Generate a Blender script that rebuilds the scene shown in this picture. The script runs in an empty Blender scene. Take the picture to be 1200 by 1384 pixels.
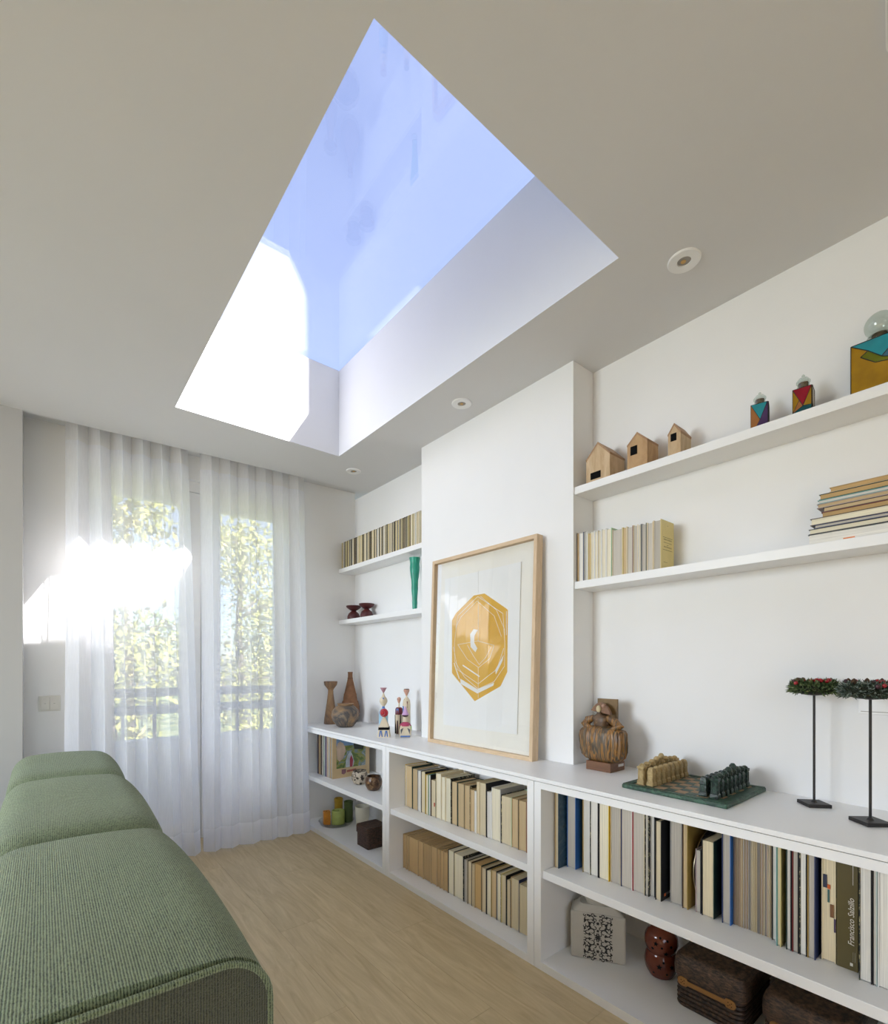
import bpy, bmesh, math, random
from mathutils import Vector, Matrix, Euler

rnd = random.Random(7)
SC = bpy.context.scene
COL = SC.collection
PI = math.pi

# ------------------------------------------------------------------ camera
FPX, CXP, HYP, EYE = 659.0, 600.0, 901.0, 1.2          # focal length in pixels, centre column, horizon row, eye height
YAW = math.atan(542.5 / 659.0)
SN, CS = math.sin(YAW), math.cos(YAW)
cam_d = bpy.data.cameras.new('camera'); cam = bpy.data.objects.new('camera', cam_d); COL.objects.link(cam)
cam.location = (0, 0, EYE); cam.rotation_euler = (PI / 2, 0, -YAW)
cam_d.sensor_fit = 'HORIZONTAL'; cam_d.sensor_width = 36.0
cam_d.lens = 36.0 * FPX / 1200.0; cam_d.shift_y = (HYP - 692.0) / 1200.0
cam_d.clip_start = 0.02; cam_d.clip_end = 300
SC.camera = cam

# ------------------------------------------------------------------ world, sun, added fill lights, exposure
SUN = Vector((-0.605, 0.92, -1.0)).normalized()
w = bpy.data.worlds.new('sky'); SC.world = w; w.use_nodes = True
nt = w.node_tree; nt.nodes.clear()
sky = nt.nodes.new('ShaderNodeTexSky'); sky.sky_type = 'NISHITA'; sky.sun_disc = False
sky.sun_elevation = math.asin(-SUN.z); sky.sun_rotation = math.atan2(-SUN.x, -SUN.y)
sky.altitude = 300; sky.air_density = 1.0; sky.dust_density = 1.2; sky.ozone_density = 2.0
bg = nt.nodes.new('ShaderNodeBackground'); bg.inputs['Strength'].default_value = 0.385
wo = nt.nodes.new('ShaderNodeOutputWorld')
hs_ = nt.nodes.new('ShaderNodeHueSaturation'); hs_.inputs['Saturation'].default_value = 0.80; hs_.inputs['Hue'].default_value = 0.512
nt.links.new(sky.outputs[0], hs_.inputs['Color']); nt.links.new(hs_.outputs[0], bg.inputs[0]); nt.links.new(bg.outputs[0], wo.inputs[0])
sl = bpy.data.lights.new('sun', 'SUN'); sl.energy = 27.0; sl.angle = 0.009; sl.color = (1.0, 0.975, 0.94)
so = bpy.data.objects.new('sun', sl); COL.objects.link(so)
so.rotation_euler = SUN.to_track_quat('-Z', 'Y').to_euler(); so.location = (6, -6, 12)
def area(name, loc, direction, sx, sy, power, color=(1, 1, 1)):
    a = bpy.data.lights.new(name, 'AREA'); a.shape = 'RECTANGLE'; a.size = sx; a.size_y = sy; a.energy = power; a.color = color
    o = bpy.data.objects.new(name, a); COL.objects.link(o); o.location = loc
    o.rotation_euler = Vector(direction).to_track_quat('-Z', 'Z').to_euler(); return o
area('side_fill', (-3.42, 2.28, 1.65), (1, 0, -0.42), 2.1, 1.5, 60, (0.86, 0.93, 1.0)).data.spread = math.radians(110)  # added fill light, set in an unseen side window
area('rear_fill', (-1.3, -2.92, 1.55), (0.25, 1, -0.40), 2.2, 1.6, 9, (0.86, 0.93, 1.0)).data.spread = math.radians(105)  # added weak fill light from behind the camera
vs = SC.view_settings
SC.display_settings.display_device = 'sRGB'
vs.view_transform = 'Standard'; vs.look = 'None'; vs.gamma = 1.0; vs.use_curve_mapping = False
vs.exposure = 0.32
cy = SC.cycles
cy.max_bounces = 12; cy.diffuse_bounces = 7; cy.glossy_bounces = 4; cy.transmission_bounces = 6; cy.transparent_max_bounces = 24
cy.caustics_reflective = False; cy.caustics_refractive = False; cy.sample_clamp_indirect = 6.0
cy.use_denoising = True

# ------------------------------------------------------------------ pixel helpers (a pixel gives a direction; the plane it touches gives the distance)
def ray(px, py):
    r = (px - CXP) / FPX
    return Vector((SN + CS * r, CS - SN * r, (HYP - py) / FPX))
def onX(px, py, x):
    d = ray(px, py); t = x / d.x; return Vector((x, d.y * t, EYE + d.z * t))
def onZ(px, py, z):
    d = ray(px, py); t = (z - EYE) / d.z; return Vector((d.x * t, d.y * t, z))
def yX(px, x):                       # Y of pixel column px on the plane X = x
    d = ray(px, HYP); return d.y * x / d.x

# ------------------------------------------------------------------ materials
MATS = {}
def node_mat(name):
    m = bpy.data.materials.new(name); m.use_nodes = True
    t = m.node_tree; t.nodes.clear()
    out = t.nodes.new('ShaderNodeOutputMaterial'); b = t.nodes.new('ShaderNodeBsdfPrincipled')
    t.links.new(b.outputs[0], out.inputs[0])
    return m, t, b, out
def coords(t, scale=(1, 1, 1), kind='Object'):
    tc = t.nodes.new('ShaderNodeTexCoord'); mp = t.nodes.new('ShaderNodeMapping')
    mp.inputs['Scale'].default_value = scale; t.links.new(tc.outputs[kind], mp.inputs[0]); return mp.outputs[0]
def noise(t, vec, scale, detail=3, rough=0.5, dist=0):
    n = t.nodes.new('ShaderNodeTexNoise'); n.inputs['Scale'].default_value = scale; n.inputs['Detail'].default_value = detail
    n.inputs['Roughness'].default_value = rough; n.inputs['Distortion'].default_value = dist
    if vec is not None: t.links.new(vec, n.inputs['Vector'])
    return n
def ramp(t, fac, stops, interp='LINEAR'):
    r = t.nodes.new('ShaderNodeValToRGB'); r.color_ramp.interpolation = interp; e = r.color_ramp.elements
    while len(e) < len(stops): e.new(0.5)
    for k, (p, c) in enumerate(stops):
        e[k].position = p; e[k].color = (c[0], c[1], c[2], 1)
    t.links.new(fac, r.inputs[0]); return r.outputs[0]
def bump(t, b, h, strength=0.2, dist=0.01):
    n = t.nodes.new('ShaderNodeBump'); n.inputs['Strength'].default_value = strength; n.inputs['Distance'].default_value = dist
    t.links.new(h, n.inputs['Height']); t.links.new(n.outputs[0], b.inputs['Normal'])
def mul(c, k): return tuple(max(0, min(1, v * k)) for v in c)

def plain(name, col, rough=0.5, metal=0.0, var=0.06, scale=12.0, bmp=0.0, bscale=80.0, spec=0.5):
    """one colour with a slight procedural mottling"""
    if name in MATS: return MATS[name]
    m, t, b, o = node_mat(name); v = coords(t)
    n = noise(t, v, scale, 4)
    t.links.new(ramp(t, n.outputs[0], [(0.3, mul(col, 1 - var)), (0.7, mul(col, 1 + var))]), b.inputs['Base Color'])
    b.inputs['Roughness'].default_value = rough; b.inputs['Metallic'].default_value = metal
    b.inputs['Specular IOR Level'].default_value = spec
    if bmp: bump(t, b, noise(t, v, bscale, 3).outputs[0], bmp, 0.004)
    MATS[name] = m; return m
def grain(name, c1, c2, axis=(1, 12, 12), scale=6.0, rough=0.5, rand=0.0, bmp=0.05, dist=1.2):
    """wood: noise stretched along one axis"""
    if name in MATS: return MATS[name]
    m, t, b, o = node_mat(name); v = coords(t, axis)
    if rand:
        oi = t.nodes.new('ShaderNodeObjectInfo'); ad = t.nodes.new('ShaderNodeVectorMath'); ad.operation = 'MULTIPLY_ADD'
        cmb = t.nodes.new('ShaderNodeCombineXYZ')
        for k in range(3): t.links.new(oi.outputs['Random'], cmb.inputs[k])
        ad.inputs[1].default_value = (37, 53, 71); t.links.new(cmb.outputs[0], ad.inputs[0]); t.links.new(v, ad.inputs[2]); v2 = ad.outputs[0]
    else: v2 = v
    n = noise(t, v2, scale, 8, 0.62, dist)
    cr = ramp(t, n.outputs[0], [(0.28, c1), (0.5, tuple((a + d) / 2 for a, d in zip(c1, c2))), (0.72, c2)])
    if rand:
        hs = t.nodes.new('ShaderNodeHueSaturation'); mr = t.nodes.new('ShaderNodeMapRange')
        mr.inputs[3].default_value = 1 - rand; mr.inputs[4].default_value = 1 + rand
        t.links.new(oi.outputs['Random'], mr.inputs[0]); t.links.new(mr.outputs[0], hs.inputs['Value']); t.links.new(cr, hs.inputs['Color']); cr = hs.outputs[0]
    t.links.new(cr, b.inputs['Base Color']); b.inputs['Roughness'].default_value = rough
    bump(t, b, n.outputs[0], bmp, 0.003); MATS[name] = m; return m
def patches(name, stops, scale=30.0, rough=0.6, dist=0.5, interp='CONSTANT', axis=(1, 1, 1), bmp=0.0):
    """blotchy print or glaze out of several colours"""
    if name in MATS: return MATS[name]
    m, t, b, o = node_mat(name); v = coords(t, axis); n = noise(t, v, scale, 3, 0.6, dist)
    t.links.new(ramp(t, n.outputs[0], stops, interp), b.inputs['Base Color']); b.inputs['Roughness'].default_value = rough
    if bmp: bump(t, b, n.outputs[0], bmp, 0.004)
    MATS[name] = m; return m
def page_mat(name, col, dark=0.72, freq=420.0, axis=1):
    """page edges: fine streaks across the thickness of a book"""
    if name in MATS: return MATS[name]
    m, t, b, o = node_mat(name)
    sc = [3.0, 3.0, 3.0]; sc[axis] = freq
    v = coords(t, tuple(sc)); n = noise(t, v, 1.0, 3, 0.7)
    oi = t.nodes.new('ShaderNodeObjectInfo'); hs = t.nodes.new('ShaderNodeHueSaturation'); mr = t.nodes.new('ShaderNodeMapRange')
    mr.inputs[3].default_value = 0.86; mr.inputs[4].default_value = 1.12
    t.links.new(oi.outputs['Random'], mr.inputs[0]); t.links.new(mr.outputs[0], hs.inputs['Value'])
    t.links.new(ramp(t, n.outputs[0], [(0.32, mul(col, dark)), (0.55, col), (0.8, mul(col, 1.08))]), hs.inputs['Color'])
    t.links.new(hs.outputs[0], b.inputs['Base Color']); b.inputs['Roughness'].default_value = 0.85
    bump(t, b, n.outputs[0], 0.15, 0.001); MATS[name] = m; return m
def glass_mat(name, tint=(1, 1, 1), ior=1.5, rough=0.0):
    """thin pane: clear transmission with a Fresnel reflection on top"""
    if name in MATS: return MATS[name]
    m = bpy.data.materials.new(name); m.use_nodes = True; t = m.node_tree; t.nodes.clear()
    out = t.nodes.new('ShaderNodeOutputMaterial'); mx = t.nodes.new('ShaderNodeMixShader'); tr = t.nodes.new('ShaderNodeBsdfTransparent')
    gl = t.nodes.new('ShaderNodeBsdfGlossy'); lw_ = t.nodes.new('ShaderNodeLayerWeight'); lw_.inputs[0].default_value = 0.5
    pw = t.nodes.new('ShaderNodeMath'); pw.operation = 'POWER'; pw.inputs[1].default_value = 5.0; t.links.new(lw_.outputs['Facing'], pw.inputs[0])
    r0 = ((ior - 1) / (ior + 1)) ** 2
    fr = t.nodes.new('ShaderNodeMath'); fr.operation = 'MULTIPLY_ADD'; fr.inputs[1].default_value = 1 - r0; fr.inputs[2].default_value = r0; t.links.new(pw.outputs[0], fr.inputs[0])
    gl.inputs['Roughness'].default_value = rough
    v = coords(t); n = noise(t, v, 3.0, 2)
    t.links.new(ramp(t, n.outputs[0], [(0.0, mul(tint, 0.985)), (1.0, tint)]), tr.inputs[0])
    t.links.new(fr.outputs[0], mx.inputs[0]); t.links.new(tr.outputs[0], mx.inputs[1]); t.links.new(gl.outputs[0], mx.inputs[2])
    t.links.new(mx.outputs[0], out.inputs[0]); MATS[name] = m; return m
def sheer_mat(name, clear, col=(0.9, 0.9, 0.9)):
    """thin woven voile: holes between threads, threads that scatter and pass light"""
    m = bpy.data.materials.new(name); m.use_nodes = True; t = m.node_tree; t.nodes.clear()
    out = t.nodes.new('ShaderNodeOutputMaterial'); tr = t.nodes.new('ShaderNodeBsdfTransparent')
    df = t.nodes.new('ShaderNodeBsdfDiffuse'); tl = t.nodes.new('ShaderNodeBsdfTranslucent'); m1 = t.nodes.new('ShaderNodeMixShader'); m2 = t.nodes.new('ShaderNodeMixShader')
    df.inputs[0].default_value = (*col, 1); tl.inputs[0].default_value = (*col, 1); m1.inputs[0].default_value = 0.60
    v = coords(t, (260, 260, 7)); n = noise(t, v, 1.0, 4, 0.7)
    mr = t.nodes.new('ShaderNodeMapRange'); mr.inputs[1].default_value = 0.25; mr.inputs[2].default_value = 0.75
    mr.inputs[3].default_value = max(0, clear - 0.05); mr.inputs[4].default_value = clear + 0.05
    t.links.new(n.outputs[0], mr.inputs[0]); t.links.new(mr.outputs[0], m2.inputs[0])
    t.links.new(df.outputs[0], m1.inputs[1]); t.links.new(tl.outputs[0], m1.inputs[2])
    t.links.new(m1.outputs[0], m2.inputs[1]); t.links.new(tr.outputs[0], m2.inputs[2]); t.links.new(m2.outputs[0], out.inputs[0])
    MATS[name] = m; return m

WALL = plain('wall_paint', (0.84, 0.84, 0.835), 0.9, var=0.012, scale=3, bmp=0.04, bscale=160, spec=0.2)
CEIL = plain('ceiling_paint', (0.71, 0.712, 0.72), 0.95, var=0.01, scale=2, bmp=0.03, bscale=140, spec=0.2)  # greyer than the wall white; the ceiling's dimness is put into the colour
LACQ = plain('white_lacquer', (0.86, 0.86, 0.855), 0.35, var=0.008, scale=4)
OAK = grain('oak_floor', (0.51, 0.385, 0.205), (0.70, 0.565, 0.345), (9, 0.9, 9), 3.0, 0.42, rand=0.05, bmp=0.05, dist=1.6)
TAUPE = plain('taupe_paint', (0.42, 0.39, 0.36), 0.9, var=0.02, scale=3)  # dark tone for unseen walls, chosen to cut bounce onto the ceiling
BLACK = plain('black_paint', (0.008, 0.008, 0.008), 0.9, spec=0.05)

# ------------------------------------------------------------------ mesh helpers
class MB:
    """collects faces, then links them as ONE mesh object"""
    def __init__(s): s.v = []; s.f = []; s.m = []; s.sm = []
    def add(s, vs_, fs, mi=0, smooth=False):
        o = len(s.v); s.v += [tuple(v) for v in vs_]
        for f in fs: s.f.append(tuple(o + i for i in f)); s.m.append(mi); s.sm.append(smooth)
        return s
    def box(s, x0, x1, y0, y1, z0, z1, mi=0):
        return s.add([(x0, y0, z0), (x1, y0, z0), (x1, y1, z0), (x0, y1, z0), (x0, y0, z1), (x1, y0, z1), (x1, y1, z1), (x0, y1, z1)],
                     [(0, 3, 2, 1), (4, 5, 6, 7), (0, 1, 5, 4), (1, 2, 6, 5), (2, 3, 7, 6), (3, 0, 4, 7)], mi)
    def prism(s, poly, a0, a1, axis='z', mi=0):
        """polygon of 2-D points swept from a0 to a1 along an axis; (x,y) for z, (y,z) for x, (x,z) for y"""
        def P(p, a): return {'z': (p[0], p[1], a), 'x': (a, p[0], p[1]), 'y': (p[0], a, p[1])}[axis]
        n = len(poly); vs_ = [P(p, a0) for p in poly] + [P(p, a1) for p in poly]
        fs = [tuple(range(n))[::-1], tuple(range(n, 2 * n))] + [(i, (i + 1) % n, n + (i + 1) % n, n + i) for i in range(n)]
        return s.add(vs_, fs, mi)
    def loft(s, rings, mi=0, smooth=True, caps=True, closed=True):
        n = len(rings[0]); vs_ = [p for r in rings for p in r]; fs = []
        for k in range(len(rings) - 1):
            for i in range(n if closed else n - 1):
                j = (i + 1) % n; fs.append((k * n + i, k * n + j, (k + 1) * n + j, (k + 1) * n + i))
        if caps: fs += [tuple(range(n))[::-1], tuple((len(rings) - 1) * n + i for i in range(n))]
        return s.add(vs_, fs, mi, smooth)
    def lathe(s, prof, n=32, c=(0, 0, 0), mi=0, sy=1.0, smooth=True, caps=True, rot=0.0):
        rings = [[(c[0] + r * math.cos(rot + 2 * PI * i / n), c[1] + sy * r * math.sin(rot + 2 * PI * i / n), c[2] + z) for i in range(n)] for r, z in prof]
        return s.loft(rings, mi, smooth, caps)
    def tube(s, pts, r, n=8, mi=0, caps=True):
        rings = []
        for k, p in enumerate(pts):
            p = Vector(p); a = Vector(pts[max(0, k - 1)]); b = Vector(pts[min(len(pts) - 1, k + 1)])
            d = (b - a).normalized(); up = Vector((0, 0, 1)) if abs(d.z) < 0.9 else Vector((1, 0, 0))
            u = d.cross(up).normalized(); q = d.cross(u); rr = r[k] if isinstance(r, (list, tuple)) else r
            rings.append([tuple(p + (u * math.cos(2 * PI * i / n) + q * math.sin(2 * PI * i / n)) * rr) for i in range(n)])
        return s.loft(rings, mi, True, caps)
    def sphere(s, c, r, n=12, mi=0, sz=1.0):
        return s.lathe([(max(1e-4, r * math.sin(PI * k / n)), -r * sz * math.cos(PI * k / n)) for k in range(n + 1)], n * 2, c, mi)
    def map(s, fn): s.v = [tuple(fn(*v)) for v in s.v]; return s
    def mesh(s, name, mats, sharp=0.6, bevel=0.0, seg=2):
        me = bpy.data.meshes.new(name); me.from_pydata(s.v, [], s.f)
        for m in (mats if isinstance(mats, (list, tuple)) else [mats]): me.materials.append(m)
        me.polygons.foreach_set('material_index', s.m); me.polygons.foreach_set('use_smooth', s.sm)
        bm = bmesh.new(); bm.from_mesh(me)
        if bevel:
            bmesh.ops.remove_doubles(bm, verts=bm.verts, dist=1e-6)
            es = [e for e in bm.edges if len(e.link_faces) == 2 and e.calc_face_angle(0) > 0.5]
            bmesh.ops.bevel(bm, geom=es, offset=bevel, segments=seg, profile=0.5, affect='EDGES')
        bmesh.ops.recalc_face_normals(bm, faces=bm.faces); bm.to_mesh(me); bm.free()
        if any(s.sm): me.set_sharp_from_angle(angle=sharp)
        me.update(); return me
    def build(s, name, mats, parent=None, loc=(0, 0, 0), rot=(0, 0, 0), bevel=0.0, seg=2, sharp=0.6):
        o = bpy.data.objects.new(name, s.mesh(name, mats, sharp, bevel, seg)); COL.objects.link(o)
        o.location = loc; o.rotation_euler = rot
        if parent is not None: o.parent = parent
        return o
def thing(name, label, cat, loc=(0, 0, 0), rz=0.0, group=None, rot=None):
    o = bpy.data.objects.new(name, None); COL.objects.link(o); o.location = loc; o.rotation_euler = rot or (0, 0, rz)
    o.empty_display_size = 0.05
    return tag(o, label, cat, group)
def tag(o, label, cat, group=None):
    o['label'] = label; o['category'] = cat
    if group: o['group'] = group
    return o
def struct(o, label, cat):
    o['kind'] = 'structure'; o['label'] = label; o['category'] = cat; return o
def stuff(o): o['kind'] = 'stuff'; return o
def rbox(sx, sy, sz, r, n=12, fn=None):
    """rounded box on z 0..sz, centred in x and y; fn bends the result"""
    mb = MB(); h = (sx / 2, sy / 2, sz / 2)
    def axisgrid(a):
        k = [-a + r * (1 - math.cos(PI / 2 * i / 5)) * 1.0 for i in range(5)]
        inner = [-(a - r) + 2 * (a - r) * i / n for i in range(n + 1)]
        return k + inner + [-q for q in k[::-1]]
    G = [axisgrid(a) for a in h]
    def put(p):
        q = [max(-(h[i] - r), min(h[i] - r, p[i])) for i in range(3)]
        d = Vector([p[i] - q[i] for i in range(3)])
        if d.length > 1e-9: d = d.normalized() * r
        v = [q[0] + d.x, q[1] + d.y, q[2] + d.z + h[2]]
        return tuple(fn(*v)) if fn else tuple(v)
    for ax in range(3):
        u, v = [(1, 2), (0, 2), (0, 1)][ax]
        for sg in (-1, 1):
            vs_ = []; nu, nv = len(G[u]), len(G[v])
            for a in G[u]:
                for b in G[v]:
                    p = [0, 0, 0]; p[ax] = sg * h[ax]; p[u] = a; p[v] = b; vs_.append(put(p))
            mb.add(vs_, [(i * nv + j, (i + 1) * nv + j, (i + 1) * nv + j + 1, i * nv + j + 1) for i in range(nu - 1) for j in range(nv - 1)], 0, True)
    return mb
def weld(o, d=1e-5):
    bm = bmesh.new(); bm.from_mesh(o.data); bmesh.ops.remove_doubles(bm, verts=bm.verts, dist=d); bmesh.ops.recalc_face_normals(bm, faces=bm.faces)
    bm.to_mesh(o.data); bm.free(); return o
def ordinal(n):
    ones = ['', 'first', 'second', 'third', 'fourth', 'fifth', 'sixth', 'seventh', 'eighth', 'ninth', 'tenth', 'eleventh', 'twelfth', 'thirteenth',
            'fourteenth', 'fifteenth', 'sixteenth', 'seventeenth', 'eighteenth', 'nineteenth']
    if n < 20: return ones[n]
    t = ['', '', 'twent', 'thirt', 'fort', 'fift', 'sixt', 'sevent', 'eight', 'ninet'][n // 10]
    return t + 'ieth' if n % 10 == 0 else t + 'y-' + ones[n % 10]

# ================================================================== STRUCTURE
XA, XC, XF = 1.99, 1.838, 1.52        # alcove wall, chimney breast face, bookcase front
ZC, ZG = 2.574, 3.13                  # ceiling, skylight glass
SK = (0.542, 1.495, 0.892, 2.895)     # skylight opening x0 x1 y0 y1
def skew(x): return (1.99 - x) * 0.05 # the window wall runs a little askew
def ywall(x): return 3.575 + skew(x)
def yedge(x): return 3.362 + skew(x)
XL, YB = -3.3, -2.8

# floor of oak planks
fl = struct(MB().box(XL, 2.1, YB, 3.9, -0.12, -0.004).build('floor', plain('screed', (0.30, 0.24, 0.17), 0.9)), 'pale oak plank floor running along the bookcases', 'floor')
PW = 0.195; k = 0; x = 2.0
while x > XL + 0.01:
    x0 = max(XL, x - PW); y = 3.72 - [0.0, 0.62, 1.21, 0.33, 0.95][k % 5] * 1.0; ys = [3.72]
    while y > YB:
        if ys[-1] - y > 0.05: ys.append(y)
        y -= 1.55
    ys.append(YB)
    for a, b in zip(ys[:-1], ys[1:]):
        xm, ym = (x + x0) / 2, (a + b) / 2
        MB().box(x0 + 0.0004 - xm, x - 0.0004 - xm, b + 0.0004 - ym, a - 0.0004 - ym, -0.004, 0).build('floor_plank', OAK, fl, (xm, ym, 0))
    x -= PW; k += 1

# ceiling with the skylight shaft
cb = MB()
cb.box(XL, SK[0], YB, 3.30, ZC, ZG).box(SK[1], 2.15, YB, 3.30, ZC, ZG).box(SK[0], SK[1], YB, SK[2], ZC, ZG).box(SK[0], SK[1], SK[3], 3.30, ZC, ZG)
cb.prism([(XL, 3.30), (2.15, 3.30), (2.15, yedge(2.15)), (XL, yedge(XL))], ZC, ZG)
struct(cb.build('ceiling', CEIL), 'matt white ceiling pierced by a deep rectangular skylight shaft', 'ceiling')
sb = MB().prism([(XL, yedge(XL)), (2.15, yedge(2.15)), (2.15, 4.0), (XL, 4.1)], 2.63, ZG)
struct(sb.build('trim_1', CEIL), 'raised curtain slot in the ceiling along the window wall', 'curtain slot')

# skylight glazing
sg = bpy.data.objects.new('window_1', None); COL.objects.link(sg); sg.location = (0, 0, ZG); struct(sg, 'frameless rooflight pane over the white skylight shaft', 'skylight')
MB().box(SK[0] - 0.1, SK[1] + 0.1, SK[2] - 0.1, SK[3] + 0.1, 0.004, 0.024).build('pane', glass_mat('rooflight_glass', (0.97, 0.97, 1.0), 1.9), sg)
gk = MB()
for a in ((SK[0] - 0.1, SK[0] - 0.004, SK[2] - 0.1, SK[3] + 0.1), (SK[1] + 0.004, SK[1] + 0.1, SK[2] - 0.1, SK[3] + 0.1), (SK[0], SK[1], SK[2] - 0.1, SK[2] - 0.004), (SK[0], SK[1], SK[3] + 0.004, SK[3] + 0.1)):
    gk.box(*a, 0.0, 0.004)
gk.build('gasket', plain('grey_gasket', (0.45, 0.46, 0.48), 0.6), sg)
# unseen roof block added to cut the sun: low, with a taller end
rw = MB().box(-3.0, 2.977, 0.3, 0.70, ZG, 4.592).box(2.977, 5.2, 0.3, 0.70, ZG, 7.2)
struct(rw.build('roof_sun_block', plain('render_white', (0.7, 0.69, 0.66), 0.9)), 'unseen rooftop block with a taller end, added to shape the sun', 'wall')

# walls
struct(MB().box(XA, 2.15, YB, 4.0, 0, ZC).build('wall_right', WALL), 'white alcove wall behind the floating shelves', 'wall')
struct(MB().box(XC, XA, 1.320, 2.455, 0, ZC).build('wall_chimney', WALL), 'white chimney breast standing forward between the two shelf alcoves', 'wall')
ww = MB()
def WB(mb, x0, x1, b0, b1, z0, z1, mi=0):
    t = MB().box(x0, x1, b0, b1, z0, z1, mi).map(lambda X, Y, Z: (X, ywall(X) + Y, Z)); return mb.add(t.v, t.f, mi)
WB(ww, -0.35, 0.20, 0, 0.26, 0, 2.63); WB(ww, 1.50, XA, 0, 0.26, 0, 2.63); WB(ww, 0.20, 1.50, 0, 0.26, 2.47, 2.63)
struct(ww.build('wall_window', WALL), 'white wall around the curtained balcony door', 'wall')
struct(MB().prism([(XL, 3.45), (-0.083, 3.45), (-0.083, 3.95), (XL, 3.95)], 0, 2.63).build('wall_pier', plain('pier_grey_shade', (0.52, 0.515, 0.505), 0.9, var=0.015, scale=3)), 'wall pier left of the curtains, greyed to hold its shade', 'wall')  # greyed below the wall white; the pier's shade is put into its colour
bw = MB().box(XL, -2.42, YB - 0.15, YB, 0, ZC).box(-0.18, 2.15, YB - 0.15, YB, 0, ZC).box(-2.42, -0.18, YB - 0.15, YB, 0, 0.72).box(-2.42, -0.18, YB - 0.15, YB, 2.38, ZC)
struct(bw.build('wall_back', TAUPE), 'unseen taupe wall at the far end of the room, window opening added', 'wall')
w4 = MB()  # unseen frame, added to go around the rear fill
for a in ((-2.42, -0.18, 0.72, 0.78), (-2.42, -0.18, 2.32, 2.38), (-2.42, -2.36, 0.78, 2.32), (-0.24, -0.18, 0.78, 2.32), (-1.33, -1.27, 0.78, 2.32)): w4.box(a[0], a[1], YB - 0.09, YB - 0.03, a[2], a[3])
struct(w4.build('window_rear_added', LACQ), 'unseen white window frame added around the rear fill light', 'window')
lw = MB().box(XL - 0.15, XL, YB, 1.2, 0, ZC).box(XL - 0.15, XL, 3.35, 3.95, 0, ZC).box(XL - 0.15, XL, 1.2, 3.35, 0, 0.85).box(XL - 0.15, XL, 1.2, 3.35, 2.45, ZC)
struct(lw.build('wall_left', TAUPE), 'unseen taupe wall with an added side window opening', 'wall')
w3 = MB()  # unseen frame, added to carry the side fill
for a in ((1.2, 3.35, 0.85, 0.91), (1.2, 3.35, 2.39, 2.45), (1.2, 1.26, 0.91, 2.39), (3.29, 3.35, 0.91, 2.39), (2.25, 2.31, 0.91, 2.39)):
    w3.box(XL - 0.09, XL - 0.03, *a)
struct(w3.build('window_side_added', LACQ), 'unseen white window frame added around the side fill light', 'window')

# balcony door behind the curtains
dr = bpy.data.objects.new('door_1', None); COL.objects.link(dr); struct(dr, 'white double balcony door with full-height glass panes behind the curtains', 'door')
FR = plain('door_white', (0.80, 0.80, 0.80), 0.4, var=0.01)
def dpart(name, boxes, mat, parent=dr, bevel=0.0):
    mb = MB()
    for b in boxes: WB(mb, *b)
    return mb.build(name, mat, parent, bevel=bevel)
dpart('frame', [(0.20, 0.25, 0.05, 0.13, 0, 2.47), (1.45, 1.50, 0.05, 0.13, 0, 2.47), (0.25, 1.45, 0.05, 0.13, 2.40, 2.47)], FR)
for (a0, a1, g0, g1) in ((0.252, 0.848, 0.347, 0.724), (0.852, 1.448, 0.977, 1.361)):
    lf = dpart('door_leaf', [(a0, g0, 0.06, 0.115, 0.01, 2.398), (g1, a1, 0.06, 0.115, 0.01, 2.398), (g0, g1, 0.06, 0.115, 2.30, 2.398), (g0, g1, 0.06, 0.115, 0.01, 0.14)], FR)
    dpart('pane', [(g0, g1, 0.08, 0.088, 0.14, 2.30)], glass_mat('window_glass', (0.98, 0.99, 1.0), 1.5), lf)

# ------------------------------------------------------------------ outside: balcony, railing, trees
struct(MB().box(-1.5, 4.0, 3.92, 5.05, -0.25, -0.03).build('balcony_floor', plain('balcony_tile', (0.5, 0.45, 0.4), 0.8)), 'tiled balcony beyond the door', 'balcony')
struct(MB().box(-60, 60, 5.6, 90, -3.4, -3.2).build('ground', patches('lawn', [(0, (0.10, 0.14, 0.05)), (0.5, (0.2, 0.22, 0.09)), (0.7, (0.3, 0.26, 0.16))], 0.6, 0.95)), 'garden ground below the balcony', 'ground')
struct(MB().box(-1.5, 4.0, 4.90, 5.05, -0.03, 0.56).build('wall_parapet', plain('parapet_white', (0.78, 0.77, 0.76), 0.9)), 'low white balcony parapet beyond the door', 'parapet')
rl = thing('balcony_railing', 'dark balcony railing seen through the sheer curtains', 'railing', (0, 4.97, 0.56))
DM = plain('railing_grey', (0.10, 0.10, 0.13), 0.5)
MB().box(-1.4, 3.9, -0.03, 0.03, 0.375, 0.45).build('top_rail', DM, rl); MB().box(-1.4, 3.9, -0.02, 0.02, 0.22, 0.30).build('mid_rail', DM, rl)
for i in range(23): MB().box(-0.012, 0.012, -0.012, 0.012, 0, 0.38).build('baluster', DM, rl, (-1.35 + i * 0.235, 0, 0))
LEAFM = [patches('leaf_yellow_green', [(0, (0.30, 0.30, 0.06)), (0.5, (0.42, 0.40, 0.12)), (0.62, (0.55, 0.45, 0.15))], 2.0, 0.6), patches('leaf_green', [(0, (0.12, 0.18, 0.05)), (0.5, (0.22, 0.28, 0.08)), (0.62, (0.35, 0.36, 0.12))], 2.0, 0.6)]
BARK = grain('bark', (0.12, 0.09, 0.07), (0.25, 0.2, 0.15), (8, 8, 1), 4, 0.9)
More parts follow.
